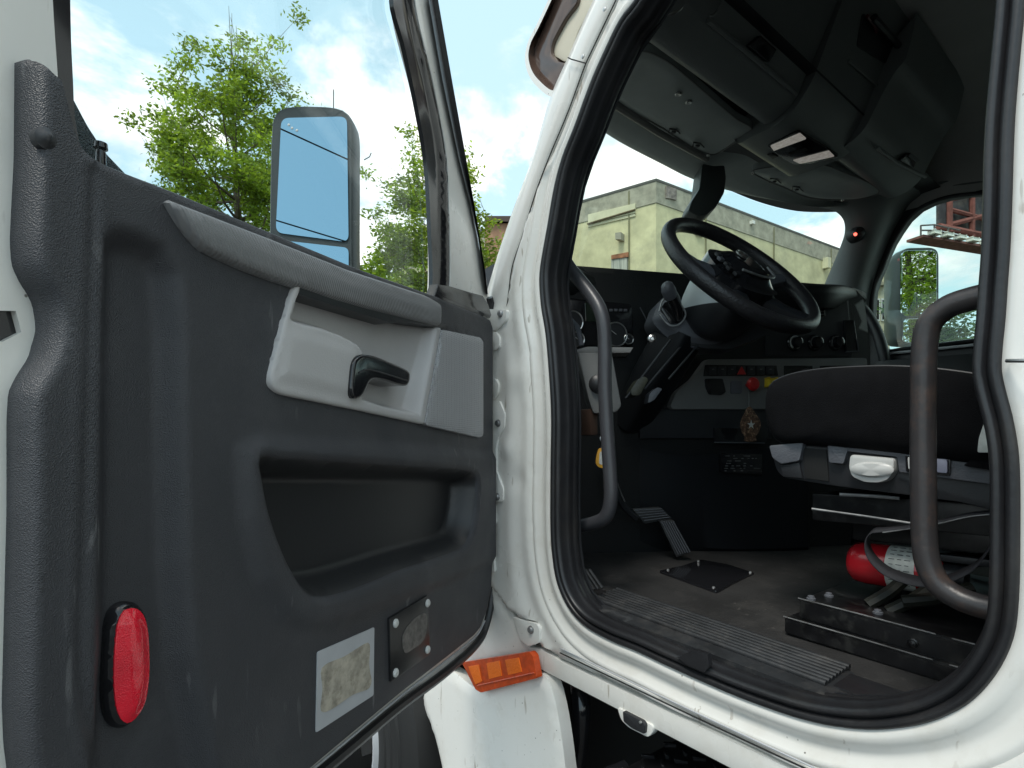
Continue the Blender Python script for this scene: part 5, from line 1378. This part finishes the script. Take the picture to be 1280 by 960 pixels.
def tree(name, label, base, h, centre, rad, nclump, per, leaf, lm, seed, cr_=.35, group=None, bare=0):
    r = np.random.default_rng(seed)
    root = empty(name, base); tag(root, label, 'tree', group)
    tr = MB(); base = V(base, dtype=float); centre = V(centre, dtype=float); rad = V(rad, dtype=float)
    # leader
    topp = centre+V([0, 0, rad[2]*.8])
    ld = cr([base, base*.6+centre*.4+V([.1, .05, 0])*1, centre*.7+topp*.3, topp], n=24)
    ld[:, :2] = ld[:, :2] + 0
    tr.add(*tube_g(ld, np.linspace(.02*h, .006, 24), 8))
    clumps = []
    limbs = []
    nl = max(10, nclump//8)
    for k in range(nl):
        s = r.uniform(.25, .92); st = ld[int(s*23)]
        az = k*2.4+r.uniform(-.4, .4)
        zz = st[2]
        e = centre+rad*V([math.cos(az)*.8, math.sin(az)*.8, 0])*math.sqrt(max(.15, 1-((min(zz+.35*rad[2], centre[2]+.8*rad[2])-centre[2])/rad[2])**2))
        e[2] = np.clip(zz+rad[2]*r.uniform(.15, .5), centre[2]-rad[2], centre[2]+rad[2]*.95)
        mid_ = (st+e)/2+V([0, 0, -.08*rad[2]])
        c = cr([st, mid_, e], n=10); tr.add(*tube_g(c, np.linspace(.008*h*(1.1-s), .004, 10), 5)); limbs.append(c)
        for j in range(4):
            q = c[r.integers(4, 10)]; e2 = q+r.normal(size=3)*rad*.24+V([0, 0, .1*rad[2]])
            tr.add(*tube_g(cr([q, (q+e2)/2+r.normal(size=3)*.03, e2], n=5), np.linspace(.006, .002, 5), 4)); clumps += [e2, (q+e2)/2]
        clumps += [c[-1], c[7]]
    for k in range(bare):
        q = topp+V([r.uniform(-.1, .1), r.uniform(-.1, .1), -.3]); e2 = q+V([r.normal()*.35, r.normal()*.3, r.uniform(.5, 1.1)])
        tr.add(*tube_g(cr([q, (q+e2)/2+r.normal(size=3)*.05, e2], n=6), np.linspace(.012, .003, 6), 4))
    clumps = V(clumps)
    while len(clumps) < nclump:
        p = clumps[r.integers(len(clumps))]+r.normal(size=3)*rad*.13; clumps = np.vstack([clumps, p])
    clumps = clumps[:nclump]
    pos = np.repeat(clumps, per, 0); n = len(pos)
    sp = V([1, 1, .45])*cr_
    pos = pos+r.normal(size=(n, 3))*sp
    tone = np.clip(np.repeat(r.uniform(.1, .9, len(clumps)), per)+r.normal(size=n)*.28, 0, 1)
    a = r.normal(size=(n, 3)); a[:, 2] *= .5; a /= np.linalg.norm(a, axis=1)[:, None]
    b = np.cross(a, r.normal(size=(n, 3))); b /= np.linalg.norm(b, axis=1)[:, None]
    L = leaf*r.uniform(.6, 1.3, n)[:, None]
    v = np.stack([pos-a*L, pos+b*L*.42, pos+a*L, pos-b*L*.42], 1).reshape(-1, 3)
    f = np.arange(n*4).reshape(-1, 4)
    o = mesh('crown', v, f, lm, root, smooth=False)
    atr = o.data.attributes.new('tone', 'FLOAT', 'FACE'); atr.data.foreach_set('value', tone)
    tr.build('trunk', bark, root)
    return root
def gp(px, t): q = at(px, 560, t); return (q[0], q[1], 0)
G1 = 'trees beyond the open door'
tree('maple_tree', 'tall airy bright green tree seen through the door window left of the mirror', gp(310, 10.5), 9, at(292, 205, 10.5), (1.5, 1.4, 2.4), 470, 100, .045, LM1, 3, .12, bare=9)
tree('young_tree', 'small sparse green tree behind the window frame right of the door mirror', gp(552, 10.5), 6, at(548, 300, 10.5), (1.2, 1.1, 1.55), 320, 90, .045, LM1, 5, .12)
tree('bushy_tree', 'dense low green tree filling the lower right corner of the door window', gp(500, 12), 4.5, at(505, 385, 12), (1.5, 1.3, 1.25), 260, 70, .07, LM1, 8, .17)
tree('roadside_tree', 'low green tree between the mirror and the window frame base', gp(440, 15), 5, at(425, 400, 15), (2.6, 1.6, 1.3), 220, 60, .08, LM1, 18, .2)
tree('far_tree', 'blue-green tree top low in the passenger window', gp(1205, 24), 6, at(1205, 455, 24), (2.9, 2.4, 2.1), 330, 60, .11, LM2, 11, .28)
tree('street_tree', 'leafy green tree showing in the passenger mirror', (3.6, -11, 0), 8, (3.4, -11, 5.2), (3.2, 2.2, 3.6), 700, 110, .045, LM1, 12, .35)

# ---- overhead wires behind the photographer, caught by the driver mirror
def refl(px, py, dist_):
    p = MF.p3(px, py, .010); d = (p-CAM)/np.linalg.norm(p-CAM); r = d-2*(d@Mn)*Mn; return p+r*dist_
for nm, (pa, pb) in (('wire', ((355,163),(434,199))), ('wire', ((347,276),(436,303)))):
    A0 = refl(*pa, 16); A1 = refl(*pb, 16); dd = (A1-A0)
    pts = [A0-dd*2.5, A0-dd*1, A0, (A0+A1)/2, A1, A1+dd, A1+dd*2.5]
    v, f = tube_g(pts, .020, 6)
    o = mesh('overhead_wire', v, f, M['black']); 
    tag(o, 'upper dark cable crossing the sky in the door mirror' if pa[1] < 200 else 'lower dark cable crossing the sky in the door mirror', 'cable', 'overhead cables')
print('objects', len(bpy.data.objects))
